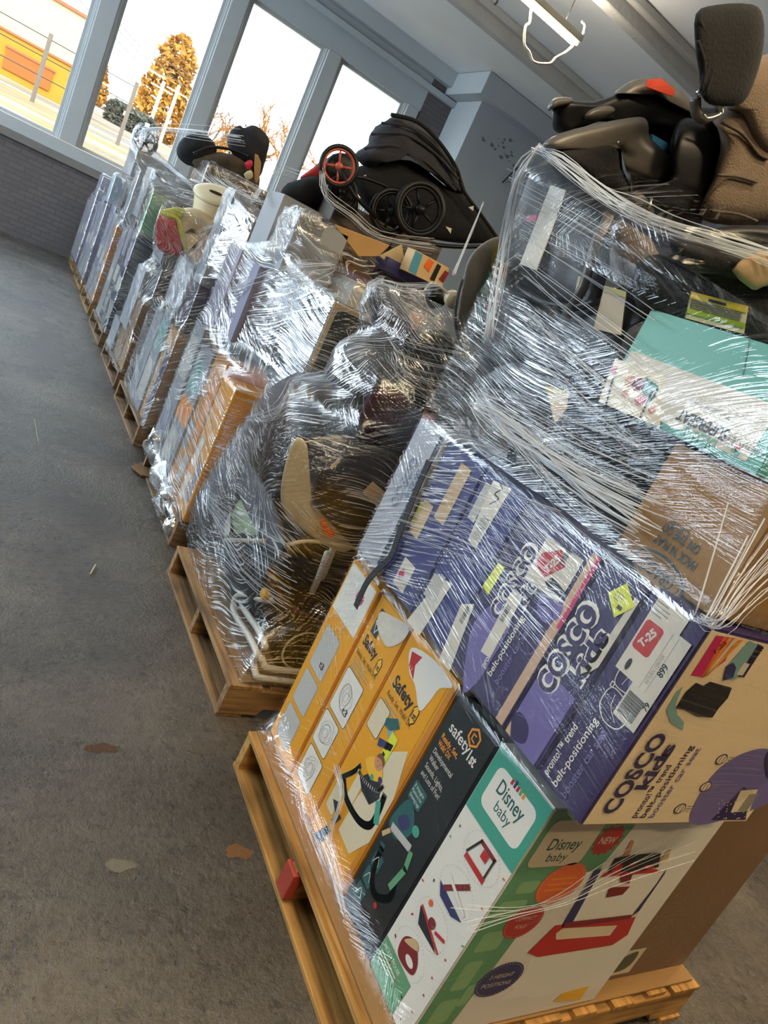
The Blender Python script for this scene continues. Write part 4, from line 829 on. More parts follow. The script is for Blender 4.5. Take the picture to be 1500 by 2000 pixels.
kid('pad', pillow(pxy(1.02, (1428, 528), (1475, 494), (1540, 490), (1560, 540), (1490, 560), (1468, 566)), (0, .05, 0), 4, 2, .003), M('tan_pad', 'a08464', .8, bump=.2), t)
carton('cardboard_box', 'unseen filler box buried in the middle of the nearest load', 'box', (1.66, .93, 1.285, 2.22, 1.66, 1.72), kraft_d)  # unseen filler added inside the load to keep light from passing through
# the big convertible seat lying on top
t = thing('convertible_child_restraint', 'large beige and black convertible car seat lying on top of the nearest load', 'car seat', (1.5, 1.5, 2.05))
kid('side_shell', pillow(pxy(1.46, (1308, 268), (1330, 225), (1368, 228), (1396, 262), (1400, 300), (1390, 360), (1374, 440), (1345, 462), (1290, 440), (1240, 420), (1226, 380), (1300, 352)), (0, .34, 0), 4, 4, .002), black_p, t)
kid('seat_frame', pillow(pxy(1.66, (1240, 250), (1330, 210), (1420, 215), (1440, 300), (1400, 420), (1300, 440), (1230, 380)), (0, .22, 0), 4, 4), black_p, t)
kid('cushion', pillow(pxy(1.42, (1384, 222), (1440, 190), (1560, 175), (1640, 250), (1640, 460), (1500, 450), (1362, 438), (1388, 350), (1402, 290), (1396, 250)), (0, .42, 0), 5, 4, .003, 10), beige_f, t)
kid('back_cushion', pillow(pxy(1.40, (1440, 120), (1490, 100), (1600, 90), (1620, 300), (1520, 330), (1470, 290), (1440, 225), (1410, 205)), (0, .34, 0), 4, 4, .003, 10), beige_f, t)
for q in (((1402, 342), (1440, 345), (1478, 356)), ((1390, 412), (1440, 418), (1478, 432)), ((1408, 238), (1450, 262), (1480, 300), (1500, 310))):
    kid('seam', tube(cr(pxy(1.415, *q), 4), .004, 6), beige_d, t)
hr = kid('headrest', pillow(pxy(1.33, (1357, 24), (1400, 8), (1468, 6), (1490, 30), (1492, 90), (1478, 150), (1450, 203), (1398, 210), (1372, 192), (1366, 150), (1357, 90)), (0, .10, 0), 6, 3, .004, 9, seed=2), black_f, t)
for q in (((1366, 40), (1385, 100), (1372, 170)), ((1380, 60), (1392, 120), (1378, 186)), ((1362, 80), (1376, 130), (1370, 178))):
    o = link('crease', tube(cr(pxy(1.335, *q), 4), .005, 6), black_f, hr, True); o.matrix_parent_inverse = hr.matrix_world.inverted() @ Matrix.Translation((0, 0, 0)); o.matrix_parent_inverse = Matrix.Translation(t.location) @ Matrix.Translation(-t.location)
kid('belt_guide', tube(cr(pxy(1.36, (1362, 184), (1385, 170), (1396, 176), (1403, 205), (1406, 222), (1380, 232), (1372, 224)), 4), .007), steel, t); kid('belt_guide', tube(cr(pxy(1.37, (1358, 192), (1360, 220), (1374, 232), (1396, 222)), 4), .012), grey_p, t)
kid('lower_rim', pillow(pxy(1.30, (1340, 462), (1372, 450), (1440, 440), (1520, 446), (1600, 460), (1600, 486), (1500, 478), (1400, 474)), (0, .12, 0), 4, 4, 0), black_p, t)
kid('adjuster_bar', tube(pxy(1.50, (1466, 296), (1560, 300)), .022, 10), steel, t); kid('adjuster_plate', pillow(pxy(1.47, (1470, 312), (1560, 314), (1560, 334), (1472, 328)), (0, .02, 0), 4, 0), M('tan_wood', 'a5815a', .6), t)
# two bases beside it
t = thing('infant_carrier_dock', 'black car seat base with grey caps and a red-orange label, topmost beside the big seat', 'car seat base', (1.25, 1.6, 2.15))
kid('body', pillow(pxy(1.62, (1072, 214), (1080, 196), (1120, 196), (1160, 196), (1215, 178), (1290, 162), (1345, 205), (1388, 240), (1360, 262), (1300, 250), (1240, 244), (1150, 238), (1100, 262), (1074, 254)), (0, .26, 0), 5, 3, .002), black_p, t)
kid('end_cap', pillow(pxy(1.60, (1070, 204), (1086, 190), (1118, 190), (1118, 202), (1086, 210), (1070, 218)), (0, .26, 0), 4, 3), grey_p, t); kid('end_cap', pillow(pxy(1.60, (1198, 178), (1236, 154), (1300, 152), (1352, 196), (1372, 232), (1340, 214), (1296, 178), (1236, 172), (1200, 182)), (0, .26, 0), 4, 3), grey_p, t)
kid('release_knob', pillow(pxy(1.59, (1140, 226), (1158, 212), (1190, 206), (1202, 216), (1180, 230), (1146, 234)), (0, .05, 0), 2.5, 4), grey_p, t)
quad('label', pxy(1.585, (1264, 156), (1290, 153), (1318, 178), (1312, 188), (1262, 170)), M('label_orange', 'd4442a', .4), t, .003, 'red-orange label')
t = thing('infant_carrier_dock', 'taupe and black car seat base lying below the topmost one, above the film peak', 'car seat base', (1.3, 1.55, 2.0))
kid('shell', pillow(pxy(1.50, (1052, 282), (1090, 258), (1180, 236), (1250, 225), (1268, 238), (1274, 270), (1320, 312), (1320, 350), (1290, 362), (1236, 345), (1222, 330), (1212, 268), (1140, 268), (1080, 292)), (0, .30, 0), 6, 3, .001), grey_p, t)
kid('fabric_panel', pillow(pxy(1.49, (1072, 292), (1140, 274), (1210, 270), (1218, 330), (1232, 372), (1225, 392), (1180, 380), (1120, 330)), (0, .26, 0), 4, 3, .005, 12), black_f, t)
kid('foot', pillow(pxy(1.47, (1232, 378), (1262, 372), (1285, 382), (1278, 425), (1255, 428), (1228, 402)), (0, .10, 0), 4, 3), grey_p, t); kid('rod', tube(pxy(1.46, (1272, 386), (1262, 424)), .005), steel, t)
quad('blue_label', pxy(1.60, (1272, 262), (1300, 278), (1312, 296), (1290, 292), (1272, 276)), blue_l, t, .004)
kid('screw', lathe([(0, 0), (.004, 0), (.004, .004), (0, .005)], aty(1206, 279, 1.487), (0, -1, 0), 10), steel, t)
# ================================================================ second load
def wheel(name, label, ctr, ax, R, w, rim=black_p, tyre=black_p, spokes=5, parent=None, group=None):
    ax = Vector(ax).normalized(); ctr = Vector(ctr)
    t = parent or thing(name, label, 'wheel', ctr, group=group)
    ty = kid('tyre' if not parent else 'wheel', lathe([(R * .80, -w * .4), (R * .86, -w * .5), (R * .96, -w * .42), (R, -w * .15), (R, w * .15), (R * .96, w * .42), (R * .86, w * .5), (R * .80, w * .4), (R * .80, -w * .4)], ctr, ax), tyre, t)
    def sub(nm, bm, m):
        if parent: o = link(nm, bm, m, ty, True); return o
        return kid(nm, bm, m, t)
    sub('rim', lathe([(R * .70, -w * .2), (R * .80, -w * .35), (R * .80, w * .35), (R * .70, w * .2), (R * .70, -w * .2)], ctr, ax), rim)
    bm = bmesh.new(); s = ax.cross(Vector((0, 0, 1))).normalized(); u = ax.cross(s)
    for k in range(spokes):
        a = 2 * PI * k / spokes + .3; d = s * math.cos(a) + u * math.sin(a); add_tube(bm, [ctr + d * R * .12, ctr + d * R * .74], [w * .22, w * .16], 6)
    sub('spokes', bm, rim); sub('hub', lathe([(0, -w * .6), (R * .18, -w * .5), (R * .2, 0), (R * .18, w * .5), (0, w * .6)], ctr, ax, 20), rim)
    return t
Y2 = 1.97
t = thing('bouncer', 'baby bouncer with a bent white tube frame at the low corner of the second load', 'bouncer', (1.2, 2.0, .16))
f0 = [atx(640, 1080, 1.25), atx(600, 1164, 1.32), atx(522, 1172, 1.22), atx(469, 1162, 1.17), atx(456, 1182, 1.16), atx(461, 1204, 1.155), atx(490, 1250, 1.15), atx(503, 1282, 1.15)] 
f1 = [Vector((1.16, 2.02, .205)), Vector((1.165, 1.965, .175)), Vector((1.20, 1.95, .168)), Vector((1.45, 1.95, .168)), Vector((1.75, 1.955, .168))]
kid('frame_tube', tube(cr(f0 + f1, 5), .0125, 10), white_p, t); kid('frame_tube', tube(cr([p + Vector((.03, .03, .026)) for p in f0 + f1], 5), .0125, 10), white_p, t)
kid('seat', pillow(pxy(2.10, (520, 1090), (570, 1075), (650, 1110), (720, 1120), (690, 1200), (640, 1260), (590, 1250), (530, 1180)), (0, .30, 0), 3, 4, .01, 10), black_f, t)
kid('grab_bar', tube(cr(pxy(2.05, (526, 1110), (545, 1160), (590, 1200), (650, 1225), (690, 1232)), 5), .011), M('brown_tube', '4a2a20', .3), t)
kid('clip', pillow([Vector((1.135, 2.14, .40)), Vector((1.135, 2.10, .40)), Vector((1.135, 2.10, .43)), Vector((1.135, 2.14, .43))], (.03, 0, 0), 4, 3), yel_l, t)
t = thing('folded_stroller', 'black stroller wheel with a thin white ring standing low in the second load', 'wheel', aty(575, 1290, 2.03)); cw = Vector((1.335, 2.03, .27))
t.location = cw
kid('tyre', lathe([(.085, -.02), (.1, -.03), (.115, -.022), (.118, 0), (.115, .022), (.1, .03), (.085, .02)], cw, (0, 1, 0)), black_p, t); kid('ring', lathe([(.078, -.026), (.083, -.030), (.087, -.026), (.083, -.02), (.078, -.026)], cw, (0, 1, 0)), white_p, t)
kid('disc', lathe([(0, -.014), (.05, -.018), (.082, -.01), (.082, .01), (0, .014)], cw, (0, 1, 0)), black_p, t)
t = thing('child_restraint', 'large dark quilted car seat back with a tan label, leaning out of the second load', 'car seat', (1.25, 2.0, .9))
kid('back', pillow(pxy(1.955, (608, 948), (632, 905), (688, 862), (740, 872), (820, 905), (830, 990), (770, 1040), (720, 1090), (650, 1030), (612, 985)), (0, .26, 0), 5, 4, .003, 20), M('quilted_black', '0e0d0f', .85, var=.3, vs=4, bump=.8, bs=30, stretch=(1, 1, 5)), t)
quad('tan_label', pxy(1.945, (708, 962), (728, 940), (768, 975), (747, 1000)), tan, t, label='tan label'); quad('small_label', pxy(1.945, (645, 912), (662, 895), (664, 900), (648, 917)), tan, t)
t = thing('curved_bouncer_shell', 'curved cream plastic seat panel with an orange buckle beside the dark quilted back', 'seat panel', (1.2, 2.1, .85))
kid('panel', pillow(pxy(2.0, (572, 858), (600, 870), (598, 940), (608, 985), (650, 1030), (690, 1068), (660, 1078), (600, 1042), (556, 1000), (548, 950)), (0, .05, 0), 4, 4, .001), cream_p, t)
quad('orange_buckle', pxy(1.96, (625, 1018), (633, 1014), (640, 1030), (655, 1038), (648, 1050), (632, 1042)), orange_p, t, .006); kid('leg_tube', tube(cr(pxy(1.98, (560, 1064), (600, 1057), (650, 1062), (700, 1072)), 4), .007), cream_p, t)
t = thing('seat_cushion', 'long grey padded cushion upright behind the film at the second load side', 'cushion', (1.2, 2.7, .7))
kid('pad', pillow(pxx(1.17, (452, 895), (470, 880), (490, 900), (535, 980), (560, 1050), (545, 1090), (510, 1050), (462, 960)), (.10, 0, 0), 4, 4, .004), grey_f, t)
t = thing('feeding_tray', 'pale green and cream tray standing low in the second load', 'tray', (1.2, 2.6, .4))
kid('tray', pillow(pxx(1.20, (448, 990), (470, 975), (500, 1010), (505, 1045), (485, 1050), (455, 1040)), (.06, 0, 0), 4, 4), green_p, t); kid('card', pillow(pxx(1.19, (430, 985), (446, 980), (450, 1035), (440, 1045)), (.01, 0, 0), 5, 2), white_p, t); kid('rail', tube(pxx(1.18, (440, 1055), (520, 1057)), .01), cream_p, t)
t = thing('seat_cover', 'maroon and grey padded seat cover under brassy film creases', 'seat cover', (1.25, 2.0, 1.3))
kid('maroon_side', pillow(pxy(2.02, (715, 775), (745, 752), (790, 765), (800, 800), (770, 840), (730, 860), (700, 830)), (0, .12, 0), 3, 4, .006), maroon_f, t); kid('dark_side', pillow(pxy(2.08, (685, 800), (720, 800), (760, 850), (820, 880), (780, 930), (720, 880), (690, 850)), (0, .2, 0), 3, 4, .01), black_f, t)
quad('orange_tag', pxy(1.96, (828, 805), (836, 806), (850, 818), (845, 826), (822, 826)), orange_p, t)
t = thing('infant_rocker', 'round-backed infant rocker bulging the film at the second load upper left corner', 'rocker', (1.2, 2.3, 1.3))
kid('seat_shell', pillow(pxy(2.2, (640, 712), (652, 690), (690, 672), (720, 664), (745, 690), (750, 740), (720, 790), (670, 790), (642, 755)), (0, .34, 0), 3, 4, .004), grey_f, t)
kid('headrest', pillow(pxy(2.25, (718, 565), (738, 552), (762, 555), (785, 590), (806, 640), (790, 680), (745, 670), (724, 620)), (0, .16, 0), 3, 4, .004), grey_f, t)
kid('side_post', pillow(pxy(2.2, (792, 648), (812, 642), (822, 660), (818, 710), (800, 720), (788, 690)), (0, .1, 0), 4, 3), M('dark_maroon_plastic', '2a1014', .3), t)
pass
pass
pass
t = thing('child_restraint', 'black car seat with a round grey hub, between rocker and nearest load', 'car seat', (1.5, 2.1, 1.3))
kid('side', pillow(pxy(2.05, (800, 660), (860, 640), (905, 680), (915, 740), (925, 800), (870, 830), (810, 800), (790, 720)), (0, .30, 0), 4, 4, .006), black_f, t); kid('hub', lathe([(0, 0), (.045, 0), (.05, .01), (.05, .03)], aty(885, 750, 2.03), (0, 1, 0), 24), grey_f, t); kid('arm', tube(cr(pxy(2.03, (838, 760), (850, 725), (880, 712), (905, 725)), 4), .008), brown_f, t)
t = thing('padded_bouncer', 'grey oval bouncer seat pad with a green leaf print beside the film edge', 'bouncer seat', (1.5, 2.15, 1.6))
pd = kid('pad', pillow(pxy(2.12, (905, 540), (918, 500), (950, 470), (985, 462), (995, 500), (975, 590), (960, 640), (945, 700), (925, 722), (905, 690), (892, 640), (896, 590)), (0, .05, 0), 4, 4, .002, 8), M('grey_cotton', '8d8a80', .9, var=.08, bump=.4, bs=180), t)
for nm, q, m in (('leaf_print', ((948, 540), (955, 530), (958, 550), (948, 590), (938, 640), (940, 670), (934, 660), (930, 620), (936, 570)), M('print_green', '3f8a6a', .8)), ('yellow_print', ((966, 480), (985, 480), (982, 510), (968, 540), (958, 520)), M('print_yellow', 'a8a04a', .8)), ('white_print', ((960, 560), (974, 556), (966, 600), (950, 640), (946, 610)), M('print_white', 'c4c0b0', .8)), ('orange_print', ((948, 592), (956, 592), (954, 602), (946, 602)), orange_p)):
    kid(nm, pillow(pxy(2.114, *q), (0, .006, 0), 4, 3), m, t)
kid('seam', tube(cr(pxy(2.118, (903, 545), (890, 600), (893, 650), (912, 705), (926, 722)), 5), .006), grey_f, t)
t = thing('toy_arch', 'white bent toy arch wire with a cream cylinder end beside the grey seat pad', 'toy arch', (1.45, 2.25, 1.6))
kid('wire', tube(cr(pxy(2.2, (828, 572), (845, 552), (880, 578), (890, 590)), 3), .005), white_p, t); kid('wire', tube(pxy(2.2, (800, 572), (822, 598), (848, 618)), .004), white_p, t); kid('end_cylinder', lathe([(0, 0), (.028, 0), (.03, .02), (.03, .05), (0, .055)], aty(888, 588, 2.16), (.3, .9, .1), 20), cream_p, t); kid('lens', lathe([(0, 0), (.03, .0), (.04, .03), (.02, .05)], aty(858, 584, 2.24), (0, 1, 0), 20), black_p, t)
t = thing('fabric_bundle', 'dark fabric bundle filling the middle of the second load', 'fabric bundle', (1.7, 2.5, .3))
kid('bundle', pillow([Vector((1.22, 2.15, .17)), Vector((2.2, 2.15, .17)), Vector((2.2, 2.15, 1.05)), Vector((1.8, 2.15, 1.25)), Vector((1.4, 2.15, .95)), Vector((1.25, 2.15, .6))], (0, .62, 0), 4, 4, .03, 5), black_f, t)
t = thing('stroller_cover', 'dark grey stroller cover bundled at the far side of the second load', 'fabric bundle', (1.6, 2.9, .16))
kid('cover', pillow([Vector((1.18, 2.80, .16)), Vector((2.1, 2.80, .16)), Vector((2.1, 2.80, 1.0)), Vector((1.7, 2.80, 1.12)), Vector((1.32, 2.80, 1.08)), Vector((1.18, 2.80, .8))], (0, .32, 0), 5, 3, .02, 6), grey_f, t)
# ================================================================ third load
white_b = M('box_white', '8e9195', .5, var=.06); mauve = M('box_mauve', '8f8798', .5, var=.08); lilac_b = M('box_lilac_grey', '7c7c92', .5, var=.06); tan_b = M('box_tan', 'ab8450', .7, var=.08)
def art(o, b, blocks, side='left', name='printed_side'):
    c = left_face(b) if side == 'left' else front_face(b); w = (b[4] - b[1]) if side == 'left' else (b[3] - b[0]); h = b[5] - b[2]
    for i, (x0, y0, x1, y1, m) in enumerate(blocks): c.rect(x0 * w, y0 * h, x1 * w, y1 * h, m, 1 + i * .5)
    c.build(name, o); return c
b = (1.15, 3.22, .145, 1.85, 3.46, .87); o = carton('toy_box', 'yellow walker box at the front bottom corner of the third load, its name half hidden', 'box', b, yel)
c = front_face(b); c.text('Safety', *c.px(497, 806), .075, blk, 0, .03, 3, w=.22); c.build('printed_front', o)
c = left_face(b); c.frame(.03, .05, .10, .2, .01, blk, white, .002); c.frame(.03, .24, .10, .4, .01, blk, white, .002); c.rect(.13, .08, .2, .3, mauve, 2); c.build('printed_side', o)
b = (1.15, 3.47, .145, 1.85, 3.70, .93); o = carton('toy_box', 'orange-sided walker box second from the front in the third load', 'box', b, M('box_ochre', 'c07f1e', .5, var=.06)); art(o, b, ((.05, .3, .4, .5, white_b), (.5, .1, .9, .3, gryl), (.5, .5, .9, .8, org_y)))
b = (1.14, 3.71, .145, 1.85, 3.98, .90); o = carton('toy_box', 'white box with a wide ochre band in the third load', 'box', b, white_b); art(o, b, ((0, .42, 1, .60, org_y), (.1, .1, .8, .35, gryl), (.1, .65, .8, .9, sage)))
b = (1.13, 3.99, .145, 1.85, 4.22, .98); o = carton('toy_box', 'pale grey box at the far bottom corner of the third load', 'box', b, white_b); art(o, b, ((.1, .1, .85, .4, lilac_b), (.1, .6, .85, .9, gryl)))
b = (1.18, 3.66, .99, 1.5, 3.92, 1.42); o = carton('toy_box', 'lilac-grey box standing above the pale boxes of the third load', 'box', b, lilac_b); art(o, b, ((.1, .05, .4, .95, mauve),))
b = (1.15, 3.94, .99, 1.5, 4.20, 1.45); o = carton('toy_box', 'mauve box at the far upper corner of the third load', 'box', b, mauve); art(o, b, ((.1, .1, .5, .9, lilac_b),))
bg3 = (1.38, 3.08, .885, 2.10, 3.60, 1.435); o = carton('toy_box', 'big dark teal box with rounded cream borders jutting out over the third load', 'box', bg3, M('box_cream_edge', 'b5a27c', .6, var=.05))
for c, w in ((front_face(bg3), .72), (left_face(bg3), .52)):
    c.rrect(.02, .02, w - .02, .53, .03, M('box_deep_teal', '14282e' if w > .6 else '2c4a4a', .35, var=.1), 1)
    if w > .6: c.line([(.10, .46), (.14, .50), (.18, .46), (.14, .42)], .004, gryl, 3, True); c.text('T-12', .14, .46, .03, gryl, .2, .02, 3, w=.05, mid=True); c.curve([(.28, .3), (.34, .36), (.42, .33)], .003, gry, 3)
    else: c.line([(.2, .2), (.3, .2), (.3, .3), (.2, .3)], .004, sage, 3, True)
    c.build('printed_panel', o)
b = (1.50, 3.62, 1.30, 2.18, 4.02, 1.66); o = carton('cardboard_box', 'brown cardboard box with rows of small print, high in the third load', 'box', b, kraft_d)
c = front_face(b); c.fine(.03, .03, .80, .22, tan, 5, 2); c.ell(.30, .30, .03, .03, drk_r, 2); c.ell(.37, .29, .03, .03, blk, 2); c.rect(.12, .26, .24, .30, drk_r, 2); c.build('printed_front', o)
art(o, b, ((.1, .1, .9, .9, gryl),))
b = (1.22, 3.50, 1.445, 1.49, 3.78, 1.74); o = carton('cardboard_box', 'white carton at the wrapped upper left corner of the third load', 'box', b, white_b)
b = (1.52, 3.62, 1.665, 2.05, 4.10, 1.74); carton('cardboard_box', 'flat brown carton under the stroller', 'box', b, kraft_d)
b = (1.50, 3.23, 1.44, 1.95, 3.55, 1.56); o = carton('toy_box', 'small flat box with round pictures lying on the big dark teal box', 'box', b, gryl)
c = front_face(b); c.ell(.10, .06, .05, .04, gry, 2); c.ell(.24, .06, .05, .04, navy, 2); c.rect(.32, .02, .42, .1, org_y, 2); c.build('printed_front', o)
gb = M('box_greybrown', '5f554e', .6)
carton('cardboard_box', 'grey-brown carton directly under the big folded stroller', 'box', (1.55, 3.98, 1.745, 1.95, 4.22, 1.92), gb); carton('cardboard_box', 'taller grey-brown carton propping the tail of the big folded stroller', 'box', (1.96, 3.98, 1.52, 2.28, 4.22, 1.97), gb)
carton('cardboard_box', 'pale carton under the dark stroller with the red seat edge', 'box', (1.25, 3.94, 1.46, 1.49, 4.24, 1.80), white_b)
# open flaps and small printed boxes
t = thing('open_carton', 'torn open carton with spread flaps in front of the stroller wheels', 'box', (1.9, 3.45, 1.75))
kid('flap', prism(pxy(3.5, (655, 440), (760, 480), (740, 500), (700, 500)), (0, .008, .004)), tan_b, t, False); kid('flap', prism(pxy(3.5, (742, 500), (785, 478), (795, 540), (775, 530)), (0, .01, 0)), M('card_inside', 'b9a47c', .7), t, False); kid('body', bx(1.72, 3.46, 1.67, 2.0, 3.60, 1.74, .003), navy, t)
t = thing('toy_box', 'small printed box with blue, orange and dark picture blocks beside the open carton', 'box', (2.0, 3.3, 1.7))
kid('front_panel', prism(pxy(3.35, (795, 530), (812, 488), (878, 524), (862, 562)), (0, .09, 0)), tan, t, False)
for i, (q, m) in enumerate(((((798, 528), (812, 490), (826, 498), (812, 538)), M('ink_sky', '4a93ae', .5)), (((828, 520), (838, 505), (848, 512), (838, 532)), org), (((840, 545), (855, 515), (862, 520), (848, 550)), blk), (((858, 545), (870, 528), (877, 533), (866, 552)), drk_r))): kid('picture_block', prism(pxy(3.348 - .001 * i, *q), (0, .002, 0)), m, t, False)
# stroller on top
t = thing('stroller', 'large folded black stroller with a grey hood lying on top of the third load', 'stroller', (1.8, 4.0, 1.95))
kid('hood', pillow(pxy(3.95, (690, 300), (712, 285), (725, 255), (760, 226), (790, 228), (830, 250), (868, 285), (900, 345), (915, 380), (880, 370), (830, 320), (780, 300), (740, 322), (710, 325)), (0, .42, 0), 3, 4, .018, 12), charcoal_f, t)
for q in (((725, 262), (790, 262), (850, 300), (895, 350)), ((745, 240), (800, 248), (850, 285), (890, 335)), ((712, 290), (770, 285), (830, 315), (890, 372))): kid('hood_rib', tube(cr(pxy(3.955, *q), 5), .008, 6), charcoal_f, t)
kid('hood_binding', tube(cr(pxy(3.96, (764, 224), (815, 238), (858, 278), (892, 330), (905, 372), (940, 420), (975, 470)), 5), .011, 8), black_f, t)
kid('seat_body', pillow(pxy(4.0, (680, 330), (730, 318), (800, 310), (870, 360), (910, 380), (935, 410), (975, 468), (940, 478), (850, 472), (780, 462), (735, 430), (700, 390)), (0, .36, 0), 4, 4, .008, 8), M('navy_black_fabric', '0b0e15', .9, var=.3, vs=12, bump=.3, bs=90), t)
wheel('', '', aty(820, 409, 3.78), (-.25, -1, .08), .150, .045, parent=t); wheel('', '', aty(765, 414, 3.86), (-.25, -1, .08), .128, .045, parent=t)
kid('frame_tube', tube(cr(pxy(3.9, (690, 345), (720, 350), (770, 372), (800, 400)), 4), .010), black_p, t); kid('frame_tube', tube(cr(pxy(3.85, (800, 470), (850, 478), (900, 482), (960, 480)), 4), .012), black_p, t)
for q in (((705, 345), (715, 341), (714, 352)), ((870, 442), (882, 446), (880, 456)), ((915, 405), (925, 402), (924, 412))): quad('care_tag', pxy(3.93, *q), white_p, t)
t = thing('stroller', 'stroller front wheel and red rim poking up left of the big folded stroller', 'stroller', (1.5, 3.85, 1.9))
wheel('', '', aty(662, 325, 3.80), (-.3, -1, .05), .105, .035, rim=M('coral_plastic', 'c85a48', .4), parent=t, spokes=4); wheel('', '', aty(668, 375, 3.84), (-.3, -1, .05), .085, .03, parent=t)
kid('fork', tube(pxy(3.78, (664, 330), (690, 380), (735, 425)), .012), black_p, t); kid('footrest', pillow(pxy(3.88, (630, 335), (650, 300), (690, 310), (700, 400), (690, 420), (645, 400)), (0, .12, 0), 4, 3), black_p, t)
t = thing('stroller', 'dark folded stroller with a red seat edge between the third and fourth loads', 'stroller', (1.4, 4.3, 1.8))
kid('seat', pillow(pxy(4.2, (548, 372), (580, 350), (630, 345), (655, 380), (650, 420), (600, 410), (560, 400)), (0, .3, 0), 3, 4, .015), black_f, t); kid('red_edge', pillow(pxy(4.3, (585, 348), (610, 328), (636, 308), (650, 320), (645, 345), (610, 352)), (0, .12, 0), 3, 4), M('red_fabric', '9a2a2a', .8), t)
# ================================================================ fourth load
Y4 = 4.60
b = (1.16, 4.60, .145, 1.8, 4.86, .80); o = carton('booster_box', 'tan and purple booster box at the low near corner of the fourth load', 'box', b, tan_b); c = left_face(b); c.rect(.12, .01, .25, .50, pur, 1); c.line([(.14, .50), (.19, .56), (.24, .50), (.19, .45)], .004, pur, 2, True); logo(c, .15, .10, .055, PI / 2, pur_l, lilac_b)
for i in range(20): c.rect(.13 + .02 * (i % 5), .02 + .015 * (i // 5), .138 + .02 * (i % 5), .028 + .015 * (i // 5), white, 3)
c.build('printed_side', o)
b = (1.15, 4.87, .145, 1.8, 5.12, .86); o = carton('toy_box', 'pale box second from the front in the fourth load', 'box', b, white_b); art(o, b, ((.1, .1, .9, .5, gryl), (.1, .6, .9, .9, sage)))
b = (1.15, 5.13, .145, 1.8, 5.40, .80); carton('toy_box', 'white box at the far low corner of the fourth load', 'box', b, white_b)
b = (1.18, 4.60, .81, 1.75, 4.84, 1.12); carton('toy_box', 'dark box above the tan and purple one', 'box', b, M('box_plum', '4a3f4a', .5)); b = (1.17, 4.88, .87, 1.75, 5.36, 1.20); carton('cardboard_box', 'white carton in the upper part of the fourth load', 'box', b, white_b)
b = (1.30, 4.42, 1.30, 1.80, 4.80, 1.62); o = carton('cardboard_box', 'brown carton showing its corner high in the fourth load', 'box', b, kraft_d)
carton('toy_box', 'tall pale box standing highest at the near corner of the fourth load', 'box', (1.18, 4.62, 1.125, 1.29, 4.84, 1.72), white_b); carton('cardboard_box', 'brown carton beside the tallest pale box of the fourth load', 'box', (1.20, 4.88, 1.21, 1.6, 5.14, 1.42), kraft_d)
t = thing('fabric_bundle', 'dark folded fabric on the top right of the fourth load', 'fabric bundle', (1.7, 4.6, 1.6))
kid('bundle', pillow(pxy(4.5, (545, 400), (580, 370), (640, 370), (640, 430), (590, 440)), (0, .35, 0), 3, 4, .02), black_f, t)
# ================================================================ fifth load
b = (1.16, 5.86, .145, 1.7, 6.10, .40); carton('cardboard_box', 'small brown carton at the low near corner of the fifth load', 'box', b, kraft); b = (1.15, 5.88, .41, 1.7, 6.14, .70); carton('cardboard_box', 'brown carton stacked on the low corner carton of the fifth load', 'box', b, kraft_d)
b = (1.16, 6.12, .145, 1.7, 6.46, .40); carton('cardboard_box', 'brown carton behind the low corner carton of the fifth load', 'box', b, kraft_d)
b = (1.14, 6.16, .41, 1.7, 6.55, .92); carton('toy_box', 'white box in the middle of the fifth load', 'box', b, white_b)
b = (1.14, 6.48, .145, 1.7, 6.80, .40); carton('toy_box', 'white box at the far low corner of the fifth load', 'box', b, white_b)
b = (1.20, 5.88, .71, 1.75, 6.12, 1.0); carton('toy_box', 'dark grey box under the red and yellow potty', 'box', b, M('box_graphite', '4a4640', .6))
t = thing('potty_chair', 'cream potty seat with red splash guard and lime rim on the fifth load', 'potty', (1.3, 5.95, 1.1))
kid('body', pillow(pxy(5.9, (345, 415), (380, 405), (418, 430), (440, 470), (405, 502), (365, 498), (348, 460)), (0, .30, 0), 5, 4), cream_p, t)
kid('splash_guard', pillow(pxy(5.86, (306, 432), (318, 418), (340, 425), (352, 455), (358, 495), (330, 497), (306, 480)), (0, .05, 0), 4, 4), red_p, t, label='red splash guard')
kid('rim', tube(cr(pxy(5.85, (312, 416), (326, 420), (346, 428), (354, 455), (362, 482), (372, 498)), 5), .016), lime_p, t, label='lime rim'); kid('lid', pillow(pxy(5.86, (312, 412), (345, 405), (362, 412), (348, 428), (322, 424)), (0, .06, 0), 3, 4), lime_p, t)
for q in (((362, 455), (375, 446), (388, 455), (375, 456)), ((372, 487), (388, 472), (402, 482), (396, 492), (388, 484))): kid('hand_hole', pillow(pxy(5.888, *q), (0, .01, 0), 3, 3), M('hole_dark', '3a3026', .8), t)
t = thing('potty_chair', 'cream round-lidded potty with a dark slot in its lid, on the fifth load', 'potty', (1.5, 6.1, 1.4))
c0 = aty(430, 395, 6.1)
kid('lid', lathe([(0, .035), (.08, .04), (.15, .03), (.185, .01), (.19, -.01), (.18, -.02)], aty(425, 382, 6.1), (-.25, -.35, 1), 32), cream_p, t)
kid('bowl', lathe([(.17, 0), (.18, -.02), (.175, -.18), (.15, -.30), (0, -.30)], aty(426, 385, 6.1), (-.25, -.2, 1), 32), cream_p, t); kid('slot', pillow([aty(412, 372, 5.98), aty(432, 380, 5.98), aty(430, 384, 5.98), aty(410, 375, 5.98)], (0, .01, .01), 3, 3), M('hole_dark', '3a3026'), t); quad('printed_label', pxy(5.90, (436, 405), (450, 400), (452, 408), (438, 414)), gry, t)
